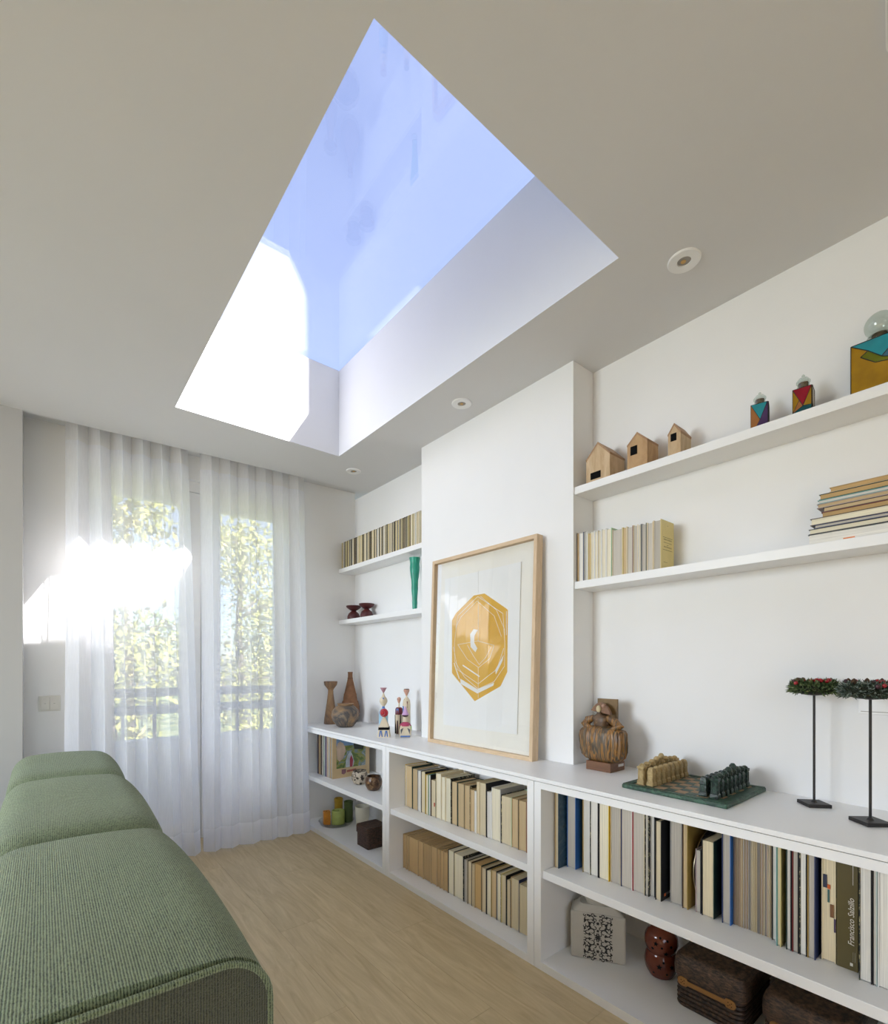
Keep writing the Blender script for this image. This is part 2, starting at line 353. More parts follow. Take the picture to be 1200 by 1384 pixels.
def tree(label, x, y, h, rad, nleaf, mat, seed):
    q = random.Random(seed); tr = thing('garden_tree', label, 'tree', (x, y, -3.2), group='trees beyond the balcony')
    tb = MB(); tb.tube([(0, 0, 0), (0.1, 0, h * 0.3), (-0.05, 0.1, h * 0.6), (0, 0, h * 0.9)], [0.17, 0.13, 0.08, 0.03]); tips = []
    for i in range(16):
        a = q.uniform(0, 2 * PI); z = h * q.uniform(0.3, 0.85); l = rad * q.uniform(0.6, 1.0) * (1.15 - 0.5 * z / h)
        p0 = Vector((0, 0, z)); p2 = Vector((l * math.cos(a), l * math.sin(a), z + l * q.uniform(0.2, 0.7))); p1 = (p0 + p2) / 2 + Vector((0, 0, 0.15))
        tb.tube([p0, p1, p2], [0.045, 0.03, 0.01], 5); tips += [p1, p2, (p1 + p2) / 2]
    tb.build('trunk', BARK, tr)
    lb = MB()
    for i in range(nleaf):
        c = q.choice(tips) + Vector((q.gauss(0, 0.38), q.gauss(0, 0.38), q.gauss(0, 0.34))); s = q.uniform(0.04, 0.085)
        R = Euler((q.uniform(0, PI), q.uniform(0, PI), q.uniform(0, PI))).to_matrix()
        lb.add([c + R @ Vector(p) for p in ((-s, 0, 0), (0, -s * 0.45, 0), (s, 0, 0.01), (0, s * 0.45, 0))], [(0, 1, 2, 3)])
    stuff(lb.build('foliage', mat, tr))
tree('yellow-green garden tree behind the left curtain', 0.7, 8.3, 7.6, 0.95, 5200, LEAFM[0], 3)
tree('airy garden tree behind the right curtain', 3.45, 11.3, 8.4, 1.15, 5200, LEAFM[0], 5)
tree('darker garden tree farther off between the two curtains', 1.7, 15.0, 9.0, 1.5, 5600, LEAFM[1], 9)
tree('darker garden tree farthest right behind the balcony', 5.9, 15.4, 8.6, 1.3, 4000, LEAFM[1], 12)

# ------------------------------------------------------------------ bookcases, worktop, floating shelves
def bookcase(label, y0, y1, depth, shelf_z=0.39):
    o = thing('bookcase', label, 'bookcase', (XF, (y0 + y1) / 2, 0)); a = (y0 - y1) / 2 + 0.0012; b = -a; d = depth
    MB().box(0, d, a, a + 0.034, 0, 0.742).build('side_panel', LACQ, o, bevel=0.0012); MB().box(0, d, b - 0.034, b, 0, 0.742).build('side_panel', LACQ, o, bevel=0.0012)
    MB().box(0, d, a + 0.034, b - 0.034, 0.716, 0.742).build('top_panel', LACQ, o); MB().box(0, d, a + 0.034, b - 0.034, 0, 0.033).build('bottom_panel', LACQ, o, bevel=0.0012)
    MB().box(0.012, d - 0.008, a + 0.034, b - 0.034, shelf_z - 0.031, shelf_z).build('shelf', LACQ, o, bevel=0.0012)
    MB().box(d - 0.008, d, a + 0.034, b - 0.034, 0.033, 0.716).build('back_panel', LACQ, o); return o
bookcase('low white bookcase beside the curtain, holding records and candles', 2.374, ywall(1.75) - 0.013, XA - XF - 0.002)
bookcase('low white bookcase under the framed print, two rows of books', 1.280, 2.374, XC - XF - 0.002)
bookcase('low white bookcase under the chess set, with baskets below', 0.10, 1.280, XA - XF - 0.002)
yw0, yw1 = ywall(1.52) - 0.005, ywall(1.99) - 0.005
wt = MB().prism([(1.515, 0.10), (XA - 0.001, 0.10), (XA - 0.001, 1.319), (XC - 0.001, 1.319), (XC - 0.001, 2.456), (XA - 0.001, 2.456), (XA - 0.001, yw1), (1.515, yw0)], 0.745, 0.76)
tag(wt.build('worktop', LACQ, bevel=0.0015), 'long thin white worktop running over the three bookcases', 'worktop')
def fshelf(label, y0, y1, ztop, y1b=None):
    mb = MB().prism([(1.846, y0), (XA - 0.001, y0), (XA - 0.001, y1), (1.846, y1b if y1b else y1)], ztop - 0.033, ztop)
    return tag(mb.build('floating_shelf', LACQ, bevel=0.001), label, 'shelf', 'white floating shelves')
ZR1, ZR2, ZL1, ZL2 = 2.006, 1.581, 1.984, 1.572
fshelf('upper floating shelf right of the chimney breast, carrying wooden houses', -0.35, 1.319, ZR1)
fshelf('lower floating shelf right of the chimney breast, carrying yellow book', -0.35, 1.319, ZR2)
fshelf('upper floating shelf left of the chimney breast, packed with booklets', 2.456, ywall(1.99) - 0.002, ZL1, ywall(1.846) - 0.002)
fshelf('lower floating shelf left of the chimney breast, with green vase', 2.456, ywall(1.99) - 0.002, ZL2, ywall(1.846) - 0.002)

# ================================================================== SOFA AND CURTAINS
def fabric(name, c1, c2):
    m, t, b, o = node_mat(name); v = coords(t)
    wv = t.nodes.new('ShaderNodeTexWave'); wv.bands_direction = 'X'; wv.inputs['Scale'].default_value = 80; wv.inputs['Distortion'].default_value = 3.2
    wv.inputs['Detail'].default_value = 3; wv.inputs['Detail Scale'].default_value = 6; t.links.new(v, wv.inputs[0])
    n = noise(t, coords(t, (260, 120, 260)), 1.0, 3, 0.7); big = noise(t, v, 5.0, 3)
    mx = t.nodes.new('ShaderNodeMath'); mx.operation = 'MULTIPLY_ADD'; mx.inputs[1].default_value = 0.55
    t.links.new(wv.outputs['Fac'], mx.inputs[0]); t.links.new(n.outputs[0], mx.inputs[2])
    ad = t.nodes.new('ShaderNodeMath'); ad.operation = 'MULTIPLY_ADD'; ad.inputs[1].default_value = 0.25; t.links.new(big.outputs[0], ad.inputs[0]); t.links.new(mx.outputs[0], ad.inputs[2])
    t.links.new(ramp(t, ad.outputs[0], [(0.52, c1), (0.82, tuple((p + q) / 2 for p, q in zip(c1, c2))), (1.0, c2)]), b.inputs['Base Color'])
    b.inputs['Roughness'].default_value = 0.95; b.inputs['Sheen Weight'].default_value = 0.25
    bump(t, b, ad.outputs[0], 0.8, 0.004); MATS[name] = m; return m
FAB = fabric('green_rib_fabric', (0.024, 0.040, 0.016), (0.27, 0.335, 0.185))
FABD = fabric('green_shade_fabric', (0.02, 0.024, 0.014), (0.105, 0.115, 0.07))  # darker copy of the sofa fabric; the end panel's shade is in its colour
sf = thing('sofa', 'green ribbed modular sofa seen from behind, back towards the bookcases', 'sofa', (0.088, 2.05, 0))
for (y0, y1) in ((0.80, 1.672), (1.678, 2.572), (2.578, 3.27)):
    L = y1 - y0; yc = (y0 + y1) / 2 - 2.05
    def crown(x, y, z, L=L, first=(y0 < 1)):
        k = max(0.0, min(1.0, (z - 0.3) / 0.34)); e = abs(y) / (L / 2)
        z2 = z + k * (0.022 * (1 - e ** 4) + 0.016 * (1 - (x / 0.21) ** 2) - 0.012)
        z2 += k * 0.004 * math.sin(7 * x + 9 * y)
        if x > 0.1: x += 0.012 * math.sin(PI * min(1, max(0, z / 0.7))) * (1 - e ** 2)
        if first and y < -L / 2 + 0.075: y = -L / 2 + (y + L / 2) * 0.25 if y < -L / 2 + 0.0749 else y
        return (x, y, z2)
    bk = weld(rbox(0.41, L, 0.63, 0.075, 14, crown).build('back_module', FAB, sf, (0, yc, 0.11)))
    st = weld(rbox(0.86, L, 0.30, 0.06, 8).build('seat_module', FAB, sf, (-0.64, yc, 0.11)))
EP = []
for (cx_, cz_, a0) in ((0.120, 0.662, 0), (-0.120, 0.662, 1)):
    for k in range(9): EP.append((cx_ + 0.078 * math.cos((a0 + k / 8) * PI / 2), cz_ + 0.078 * math.sin((a0 + k / 8) * PI / 2)))
EP = [(0.198, 0.13)] + EP + [(-0.198, 0.13)]
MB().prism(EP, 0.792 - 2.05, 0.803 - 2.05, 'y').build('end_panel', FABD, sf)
MB().tube([(p[0], 0.793 - 2.05, p[1]) for p in EP], 0.0055, 8).build('piping', FAB, sf)
for (lx, ly) in ((0.15, 0.9), (0.15, 3.15), (-0.95, 0.9), (-0.95, 3.15)): MB().lathe([(0.022, 0), (0.028, 0.13)], 12).build('leg', BLACK, sf, (lx, ly - 2.05, 0))

SHEER = sheer_mat('sheer_voile', 0.23, (0.95, 0.955, 0.985)); HEMM = sheer_mat('sheer_hem', 0.06, (0.95, 0.955, 0.985)); TAPE = sheer_mat('heading_tape', 0.12, (0.82, 0.81, 0.79))
def curtain(label, x0, x1, xb0, xb1, folds, seed):
    q = random.Random(seed); ph = [q.uniform(-0.5, 0.5) for _ in range(40)]; am = [q.uniform(0.75, 1.2) for _ in range(40)]
    o = thing('sheer_curtain', label, 'curtain', ((x0 + x1) / 2, 3.42 + skew((x0 + x1) / 2), 0.012), group='white voile curtains')
    n = folds * 22
    def pt(u, z):
        f = u * folds; i = int(f); e = 1 - z / 2.6
        xx = (x0 + (x1 - x0) * u) * (1 - e) + (xb0 + (xb1 - xb0) * u) * e
        a = 2 * PI * (f + 0.10 * e * math.sin(2 * PI * u * 1.7 + seed) + 0.04 * ph[i] * math.sin(3 * z))
        amp = (0.030 + 0.014 * e) * (0.5 * am[i] + 0.5 * am[i + 1]) * (0.85 + 0.15 * math.sin(2.1 * z + seed))
        yy = 3.446 + skew(xx) * 0.9 - 0.145 * e + 0.05 * e * (1.5 - xx) * 0.6 + amp * math.cos(a) + 0.15 * amp * math.cos(2 * a + 0.7)
        return (xx - 0.012 * math.sin(2 * a), yy, z)
    def sheet(z0, z1, nz, off=0.0, dz=0.0):
        mb = MB(); vs_ = []
        for j in range(nz + 1):
            z = z0 + (z1 - z0) * j / nz
            for i in range(n + 1):
                p = pt(i / n * 0.9999, z); vs_.append((p[0] - o.location.x, p[1] + off - o.location.y, z))
        mb.add(vs_, [(j * (n + 1) + i, j * (n + 1) + i + 1, (j + 1) * (n + 1) + i + 1, (j + 1) * (n + 1) + i) for j in range(nz) for i in range(n)], 0, True); return mb
    sheet(0.0, 2.60, 26).build('voile_panel', SHEER, o, sharp=3.0)
    sheet(0.002, 0.145, 3, -0.004).build('hem', HEMM, o, sharp=3.0)
    sheet(2.49, 2.60, 2, -0.003).build('heading_tape', TAPE, o, sharp=3.0)
    return o
curtain('left panel of white sheer curtain, catching the sun patches', 0.105, 0.735, 0.105, 0.785, 6, 2)
curtain('right panel of white sheer curtain, hanging beside the bookcase', 0.805, 1.512, 0.790, 1.500, 6, 5)
# track inside the slot
tr_ = MB().box(-0.75, 0.75, -0.012, 0.012, 0, 0.012).map(lambda x, y, z: (x, y - 0.05 * x, z))
tag(tr_.build('curtain_track', LACQ, None, (0.8, 3.446 + skew(0.8) * 0.9, 2.618)), 'white curtain track hidden in the ceiling slot above the voile', 'track')

# ------------------------------------------------------------------ fittings
sw = thing('light_switch', 'pale double light switch on the wall left of the curtains', 'switch', (0.033, ywall(0.033), 0.985), math.atan(-0.05))
SWM = plain('switch_plastic', (0.70, 0.68, 0.63), 0.4)
MB().box(-0.05, 0.05, -0.009, 0, -0.045, 0.045).build('plate', SWM, sw, bevel=0.002)
for sx in (-1, 1):
    rk = MB().box(-0.02, 0.02, -0.013, -0.009, -0.037, 0.037).build('rocker', SWM, sw, (sx * 0.0212, 0, 0), bevel=0.0015)
    MB().box(-0.004, 0.004, -0.0136, -0.013, -0.001, 0.001).build('mark', plain('grey_mark', (0.2, 0.2, 0.2)), rk)
for i, (x, y, lb) in enumerate(((1.675, 0.757, 'white recessed downlight over the right-hand alcove'), (1.688, 1.905, 'white recessed downlight in front of the chimney breast'), (1.686, 3.046, 'white recessed downlight over the left-hand alcove'))):
    d = thing('downlight', lb, 'downlight', (x, y, ZC), group='ceiling downlights')
    MB().lathe([(0.021, 0.0), (0.022, -0.005), (0.049, -0.006), (0.052, -0.003), (0.052, 0.0)], 40, caps=False).build('trim_ring', LACQ, d)
    MB().lathe([(0.0008, -0.0006), (0.0215, -0.0010), (0.0215, 0.0)], 32).build('reflector', plain('reflector_grey', (0.30, 0.27, 0.23), 0.35, 0.4), d)
    MB().lathe([(0.0005, -0.0022), (0.008, -0.0020), (0.0085, -0.0008)], 16).build('lamp_chip', plain('lamp_amber', (0.62, 0.36, 0.10), 0.5), d, (0.003, 0.004, 0))
cv = thing('ceiling_vent', 'pale rounded ceiling grille at the top right corner', 'vent', (1.290, -0.016, ZC), 0.138)
def rrect(a, b, r, n=6):
    out = []
    for (cx_, cy_, s0) in ((a - r, b - r, 0), (-a + r, b - r, 1), (-a + r, -b + r, 2), (a - r, -b + r, 3)):
        for k in range(n + 1):
            t = (s0 + k / n) * PI / 2; out.append((cx_ + r * math.cos(t), cy_ + r * math.sin(t)))
    return out
ro, ri = rrect(0.21, 0.205, 0.04), rrect(0.206, 0.201, 0.037)
MB().loft([[(*p, 0) for p in ro], [(*p, -0.012) for p in ro], [(*p, -0.012) for p in ri], [(*p, -0.004) for p in ri]], 0, False, False).build('rim', LACQ, cv)
MB().prism(ri, -0.004, 0).build('core', plain('vent_dark', (0.18, 0.165, 0.155), 0.7), cv)
for i in range(7): MB().box(-0.195, 0.195, -0.004, 0.004, -0.010, -0.004).build('slat', plain('vent_slat', (0.3, 0.29, 0.28), 0.6), cv, (0, -0.15 + i * 0.05, 0))
pl = thing('wall_plate', 'flat white cover plate on the wall behind the right wreath', 'wall plate', (XA, 0.235, 1.095), 0)
MB().box(-0.007, 0, -0.122, 0.122, -0.043, 0.043).build('cover', LACQ, pl, bevel=0.002)
MB().box(-0.0085, -0.007, -0.115, 0.115, -0.036, -0.034).build('seam', plain('grey_seam', (0.35, 0.33, 0.3)), pl)

# ================================================================== BOOKS
PAGES = {'cream': (0.72, 0.62, 0.42), 'tan': (0.62, 0.47, 0.27), 'grey': (0.56, 0.52, 0.45), 'white': (0.78, 0.76, 0.70), 'brown': (0.55, 0.38, 0.19), 'ivory': (0.80, 0.74, 0.57), 'orange': (0.62, 0.41, 0.18)}
COVERS = {'black': (0.012, 0.012, 0.014), 'dark brown': (0.06, 0.035, 0.02), 'dark green': (0.018, 0.045, 0.035), 'navy': (0.02, 0.035, 0.12), 'blue': (0.025, 0.13, 0.42), 'yellow': (0.75, 0.50, 0.03),
          'red': (0.40, 0.02, 0.03), 'white': (0.80, 0.79, 0.76), 'cream': (0.72, 0.62, 0.42), 'tan': (0.55, 0.40, 0.22), 'grey': (0.35, 0.34, 0.33), 'teal': (0.12, 0.33, 0.30), 'pale green': (0.45, 0.65, 0.45),
          'olive': (0.105, 0.082, 0.026), 'gold': (0.35, 0.24, 0.06), 'maroon': (0.16, 0.02, 0.02), 'pale teal': (0.45, 0.56, 0.53), 'lemon': (0.70, 0.58, 0.24), 'pink grey': (0.45, 0.36, 0.36)}
def pm(c): return page_mat('pages_' + c, PAGES[c])
def cm(c):
    if c == 'patterned': return patches('cover_patterned', [(0, (0.015, 0.015, 0.015)), (0.5, (0.06, 0.07, 0.04)), (0.56, (0.45, 0.40, 0.25)), (0.62, (0.03, 0.03, 0.02))], 60, 0.5, 1.0)
    if c == 'dark pictorial': return patches('cover_pictorial', [(0, (0.01, 0.02, 0.02)), (0.48, (0.02, 0.06, 0.10)), (0.58, (0.05, 0.09, 0.12)), (0.66, (0.02, 0.03, 0.02))], 22, 0.4, 1.0, 'LINEAR')
    return plain('cover_' + c.replace(' ', '_'), COVERS[c], 0.45, var=0.05, scale=20)
NB = [0]
def book(label, x, yfar, ynear, z, h, depth, pages, left, right=None, spine_out=False, board=0.0024, group=None, over=0.003, name='book', proud=0.0):
    """upright book, fore edge (or spine) at X = x; ynear < yfar; left cover on the far side, right cover on the near side"""
    right = right or left; t = yfar - ynear - 0.0006; o = thing(name, label, 'book', (x, (yfar + ynear) / 2, z), group=group); a = t / 2; bd = min(board, t * 0.2)
    s = -1 if spine_out else 1
    def fx(v): return v if not spine_out else depth - v
    cb_ = MB()
    def bx(x0, x1, *r, mi=0): u, v = sorted((fx(x0), fx(x1))); cb_.box(u, v, *r, mi)
    bx(0, depth - bd, a - bd, a, 0, h, mi=0); bx(0, depth - bd, -a, -a + bd, 0, h, mi=1); bx(depth - bd, depth, -a, a, 0, h, mi=1)
    cb_.build('cover', [cm(left), cm(right)], o)
    pg = MB(); u, v = sorted((fx(over + proud), fx(depth - bd))); pg.box(u, v, -a + bd, a - bd, over, h - over - 0.001); pg.build('page_block', pm(pages), o)
    return o
LASTY = [99.0]
def row(rowname, X, z, items, group, fresh=True):
    """items: (px0, px1, height, depth, pages, left cover, right cover, x offset)"""
    if fresh: LASTY[0] = 99.0
    for i, it in enumerate(items):
        p0, p1, h, dp, pg, lc, rc = it[:7]; off = it[7] if len(it) > 7 else 0.0; x = X + off
        ya = min(yX(p0, x), LASTY[0]); yb_ = min(yX(p1, x), ya - 0.003); LASTY[0] = yb_
        th = ya - yb_; size = ('tall ' if h > 0.262 else '') + ('thin ' if th < 0.016 else ('thick ' if th > 0.04 else ''))
        cov = lc + ' covers' if lc == rc or rc is None else rc + ' cover'
        book(f'{size}book, {pg} pages, {cov}, {ordinal(i + 1)} from left, {rowname}', x, ya, yb_, z, h, dp, pg, lc, rc, group=group)
# upper row of the middle bookcase
row('upper row under the print', 1.625, 0.39, [
    (538.6, 548.2, .243, .16, 'grey', 'dark brown', 'yellow'), (548.4, 557, .24, .15, 'tan', 'white', 'dark green'), (557.2, 564, .233, .16, 'tan', 'dark green', 'tan'), (564.2, 568.6, .23, .15, 'white', 'grey', 'white'),
    (568.8, 574.8, .231, .17, 'cream', 'black', 'black'), (575, 578.6, .219, .15, 'ivory', 'yellow', 'lemon'), (578.8, 582.0, .222, .17, 'white', 'teal', 'black'), (582.2, 589.0, .200, .14, 'cream', 'dark brown', 'black'),
    (589.2, 596.0, .243, .16, 'ivory', 'cream', 'cream'), (596.2, 601.6, .232, .16, 'ivory', 'cream', 'cream'), (601.8, 609.4, .232, .17, 'ivory', 'cream', 'patterned'), (610.0, 618.0, .222, .15, 'tan', 'black', 'black'),
    (618.2, 627.4, .222, .15, 'tan', 'dark green', 'dark green'), (627.6, 635.2, .222, .16, 'tan', 'tan', 'patterned'), (635.4, 641.0, .208, .13, 'tan', 'tan', 'tan'), (641.2, 643.8, .205, .12, 'white', 'white', 'white'),
    (644, 647.8, .254, .16, 'cream', 'cream', 'tan'), (648, 657.0, .255, .17, 'cream', 'cream', 'black'), (657.2, 664.0, .222, .13, 'white', 'black', 'white'), (664.2, 676.6, .245, .16, 'ivory', 'white', 'grey'),
    (677.0, 691.2, .222, .16, 'cream', 'patterned', 'pale green'), (691.4, 700.6, .222, .16, 'tan', 'tan', 'black'), (700.8, 711.6, .222, .16, 'tan', 'tan', 'maroon'), (711.8, 714.4, .222, .16, 'brown', 'tan', 'tan')], 'books in the upper row of the middle bookcase')
row('lower row under the print', 1.615, 0.033, [
    (544.6, 548.6, .198, .15, 'brown', 'tan', 'tan'), (548.8, 552.2, .199, .155, 'brown', 'tan', 'tan'), (552.4, 564.6, .2, .16, 'brown', 'tan', 'tan'), (564.8, 571.6, .2, .16, 'brown', 'tan', 'tan'), (571.8, 582.4, .202, .16, 'brown', 'tan', 'tan'),
    (582.6, 590, .204, .16, 'brown', 'tan', 'tan'), (590.2, 594.4, .204, .16, 'brown', 'tan', 'tan'), (594.6, 599, .204, .16, 'brown', 'tan', 'tan'), (599.2, 605, .204, .16, 'brown', 'tan', 'tan'),
    (605.4, 613.6, .225, .16, 'ivory', 'black', 'black'), (613.8, 626, .222, .16, 'ivory', 'cream', 'patterned'), (626.4, 631.4, .213, .16, 'grey', 'black', 'cream'), (631.6, 637.4, .213, .17, 'cream', 'black', 'dark brown'),
    (637.8, 641, .208, .15, 'cream', 'cream', 'cream'), (641.2, 650.8, .218, .16, 'orange', 'tan', 'dark green'), (651, 657, .212, .16, 'cream', 'tan', 'black'), (657.2, 663.4, .21, .16, 'ivory', 'black', 'cream'), (663.6, 671, .222, .16, 'tan', 'gold', 'black'),
    (671.2, 677, .218, .16, 'ivory', 'grey', 'patterned'), (677.2, 684, .222, .17, 'cream', 'lemon', 'black'), (684.2, 690, .21, .15, 'cream', 'black', 'black'), (690.2, 701.6, .228, .16, 'cream', 'tan', 'navy'), (701.8, 713.8, .215, .15, 'cream', 'cream', 'teal')], 'books in the lower row of the middle bookcase')
# tall art books of the right bookcase
TC = 'under the chess set'; GC = 'tall books in the right bookcase'
row(TC, 1.645, 0.39, [
    (749.8, 754.8, .312, .30, 'cream', 'tan', 'dark pictorial', -.048), (766.0, 778.0, .314, .26, 'grey', 'blue', 'blue', -.004), (787.2, 797, .312, .25, 'white', 'gold', 'white', .0), (797.2, 808.4, .314, .25, 'white', 'patterned', 'black', .0),
    (808.8, 823.0, .314, .25, 'ivory', 'black', 'yellow', .0), (825.0, 838.6, .312, .25, 'grey', 'cream', 'cream', .004), (838.8, 854.2, .313, .25, 'grey', 'navy', 'white', .002), (854.4, 871.0, .313, .25, 'grey', 'red', 'cream', .002),
    (871.2, 876.6, .313, .25, 'grey', 'patterned', 'patterned', .0), (877.0, 885.0, .288, .22, 'white', 'white', 'black', .012), (885.2, 893.8, .277, .21, 'cream', 'black', 'black', .0), (905.6, 921.6, .300, .22, 'grey', 'grey', 'grey', .02),
    (921.8, 929.4, .300, .21, 'tan', 'dark brown', 'gold', .012), (939.8, 947.4, .208, .15, 'grey', 'pink grey', 'black', .02), (948.0, 965.0, .248, .17, 'cream', 'black', 'dark green', .015)], GC)
# loose magazines, a run of thin spines
mx0 = 988.2; xs = [mx0]
qm = random.Random(4)
while xs[-1] < 1041: xs.append(xs[-1] + qm.uniform(2.0, 3.6))
mags = [(975.4, 987.6, .314, .24, 'grey', 'navy', 'blue', .014)]
for a, b in zip(xs[:-1], xs[1:]): mags.append((a, b - 0.15, .302 + qm.uniform(-.004, .006), .22, 'grey', qm.choice(['grey', 'cream', 'tan', 'grey']), qm.choice(['grey', 'cream', 'pink grey']), .03 + qm.uniform(0, .004)))
e = xs[-1]
mags += [(e + .3, 1049, .305, .22, 'white', 'black', 'white', .025), (1049.2, 1055.4, .308, .22, 'cream', 'teal', 'lemon', .0), (1062.0, 1069.4, .308, .24, 'white', 'dark green', 'black', .0), (1070.2, 1079.4, .308, .24, 'grey', 'maroon', 'black', .0),
         (1080.0, 1090.4, .308, .24, 'white', 'patterned', 'black', .0), (1090.8, 1102, .308, .24, 'grey', 'gold', 'navy', .0), (1110.0, 1129.6, .303, .22, 'cream', 'cream', 'cream', .02)]
row('right of the disc', 1.645, 0.39, mags, GC, False)
TAB = [((1112.5, 1117.5), (1181, 1200), 'navy'), ((1118, 1122), (1195, 1202), 'orange'), ((1118.2, 1121), (1202, 1220), 'teal'), ((1121.6, 1126.6), (1222, 1241), 'brown'), ((1127, 1129.4), (1242, 1261), 'plum')]
TC_ = {'navy': (0.03, 0.035, 0.07), 'orange': (0.6, 0.11, 0.02), 'teal': (0.05, 0.13, 0.12), 'brown': (0.22, 0.10, 0.04), 'plum': (0.06, 0.03, 0.08)}
host = [o for o in bpy.data.objects if o.parent is None and o.get('category') == 'book'][-1]
for (a, b), (t0, t1), c in TAB:
    p, q2 = onX(a, t0, host.location.x), onX(b, t1, host.location.x)
    MB().box(-0.0004, 0.001, q2.y - host.location.y, p.y - host.location.y, q2.z - 0.39, p.z - 0.39).build('page_tab', plain('tab_' + c, TC_[c], 0.6), host)
xo = 1.664
sz = book('thick olive book with lettered spine reading Francisco Salzillo', xo, yX(1130.6, xo), yX(1159.6, xo), 0.39, 0.318, 0.22, 'cream', 'olive', 'olive', spine_out=True, group=GC)
def text_mesh(txt, size, mat, parent, loc, rot, shear=0.0, name='lettering', ext=0.0003):
    c = bpy.data.curves.new('lettering', 'FONT'); c.body = txt; c.size = size; c.extrude = ext; c.shear = shear; c.resolution_u = 3
    o = bpy.data.objects.new('tmp_text', c); COL.objects.link(o); dg = bpy.context.evaluated_depsgraph_get(); me = bpy.data.meshes.new_from_object(o.evaluated_get(dg))
    bpy.data.objects.remove(o); bpy.data.curves.remove(c); me.name = name; me.materials.clear(); me.materials.append(mat)
    n = bpy.data.objects.new(name, me); COL.objects.link(n); n.parent = parent; n.location = loc; n.rotation_euler = rot; return n
INKW = plain('white_ink', (0.75, 0.73, 0.66), 0.6)
# reading upwards on the spine: text x -> world z, text y -> world +y, normal -> -x
ROTS = Matrix(((0, 0, -1), (0, 1, 0), (1, 0, 0))).to_euler()
text_mesh('Francisco Salzillo', 0.0185, INKW, sz, (-0.0004, -0.0145, 0.066), ROTS, 0.22)
for i, (a, b) in enumerate(((0.228, 0.312),)): MB().box(-0.0004, 0, -0.0125, -0.0115, a, b).build('small_print', INKW, sz)
MB().box(-0.0004, 0, -0.012, -0.006, 0.012, 0.020).build('publisher_mark', INKW, sz)
for yy in (-0.012, -0.016): MB().box(-0.0004, 0, yy - 0.0006, yy, 0.024, 0.05).build('small_print', plain('faint_ink', (0.4, 0.37, 0.28), 0.6), sz)
row('beyond olive book', 1.630, 0.39, [(1160.4, 1178.6, .31, .25, 'white', 'patterned', 'black'), (1179, 1185.6, .305, .25, 'white', 'black', 'pale teal'), (1186, 1202, .302, .25, 'white', 'white', 'white')], GC)
# small maker's mark on the black book
bb = [o for o in bpy.data.objects if o.parent is None and o.get('label', '').find('eleventh from left, under the chess') >= 0]
if bb:
    th = -(yX(885.2, 1.645) - yX(893.8, 1.645) - 0.0006) / 2
    MB().box(0.02, 0.032, th - 0.0004, th, 0.012, 0.022).build('orange_mark', plain('orange_ink', (0.7, 0.16, 0.04)), bb[0]); MB().box(0.036, 0.07, th - 0.0004, th, 0.014, 0.022).build('grey_mark', plain('grey_ink', (0.2, 0.2, 0.2)), bb[0])
# disc leaning behind the short books
dc = thing('disc', 'round black disc with thin gold rim standing among the books', 'disc', (1.778, 0.7275, 0.39), 0)
MB().lathe([(0.001, -0.001), (0.118, -0.001), (0.118, 0.001), (0.001, 0.001)], 64).build('plate', plain('disc_black', (0.015, 0.013, 0.012), 0.25), dc, (0.02, 0, 0.12), (PI / 2, 0, 0))
MB().lathe([(0.1185, -0.0012), (0.1205, -0.0012), (0.1205, 0.0012), (0.1185, 0.0012), (0.1185, -0.0012)], 64, caps=False).build('rim', plain('disc_gold', (0.5, 0.42, 0.28), 0.3, 0.6), dc, (0.02, 0, 0.12), (PI / 2, 0, 0))
# books on the lower right-hand shelf
RS = 'shelf right of chimney'
row(RS, 1.862, ZR2, [
    (774.0, 777.6, .222, .11, 'white', 'navy', 'grey'), (777.8, 780.0, .222, .11, 'grey', 'black', 'black'), (780.2, 782.6, .220, .11, 'tan', 'tan', 'tan'), (782.8, 788.6, .220, .11, 'white', 'white', 'navy'), (788.8, 791.2, .220, .11, 'grey', 'grey', 'grey'),
    (791.4, 794.4, .218, .11, 'white', 'white', 'white'), (794.6, 799.0, .208, .11, 'tan', 'lemon', 'lemon'), (799.2, 803.2, .212, .11, 'ivory', 'white', 'white'), (803.4, 807.6, .212, .11, 'ivory', 'white', 'white'), (807.8, 812.6, .210, .11, 'ivory', 'cream', 'white'),
    (812.8, 818.8, .212, .11, 'ivory', 'white', 'white'), (819.0, 826.4, .209, .11, 'ivory', 'white', 'pale green'), (827.2, 841.0, .198, .10, 'grey', 'cream', 'cream'), (841.2, 846.8, .198, .10, 'tan', 'lemon', 'cream'), (847.0, 855.4, .196, .10, 'grey', 'cream', 'maroon'),
    (855.6, 862.0, .196, .10, 'grey', 'cream', 'cream'), (862.2, 866.6, .194, .10, 'ivory', 'white', 'black'), (866.8, 873.6, .194, .10, 'grey', 'grey', 'dark green'), (873.8, 882.4, .193, .10, 'grey', 'cream', 'cream')], 'books on the lower right shelf')
yb = book('thick beige-paged book with pale yellow back cover and printed lines, on shelf', 1.862, yX(882.6, 1.862), yX(893.4, 1.862), ZR2, 0.196, 0.105, 'grey', 'cream', 'lemon', group='books on the lower right shelf')
ty = -(yX(882.6, 1.862) - yX(893.4, 1.862) - 0.0006) / 2; INK = plain('brown_ink', (0.12, 0.09, 0.04), 0.7)
for (zz, a, b, hh) in ((0.128, .016, .092, .0014), (0.079, .016, .092, .0014), (0.118, .022, .088, .005), (0.107, .022, .088, .003), (0.099, .046, .06, .0015), (0.089, .024, .086, .005), (0.176, .05, .058, .001), (0.03, .02, .05, .001)):
    if hh > 0.002:
        k2 = a
        while k2 < b: MB().box(k2, min(b, k2 + 0.0028), ty - 0.0003, ty, zz, zz + hh).build('print_stroke', INK, yb); k2 += 0.0072
    else: MB().box(a, b, ty - 0.0003, ty, zz, zz + hh).build('print_rule', INK, yb)
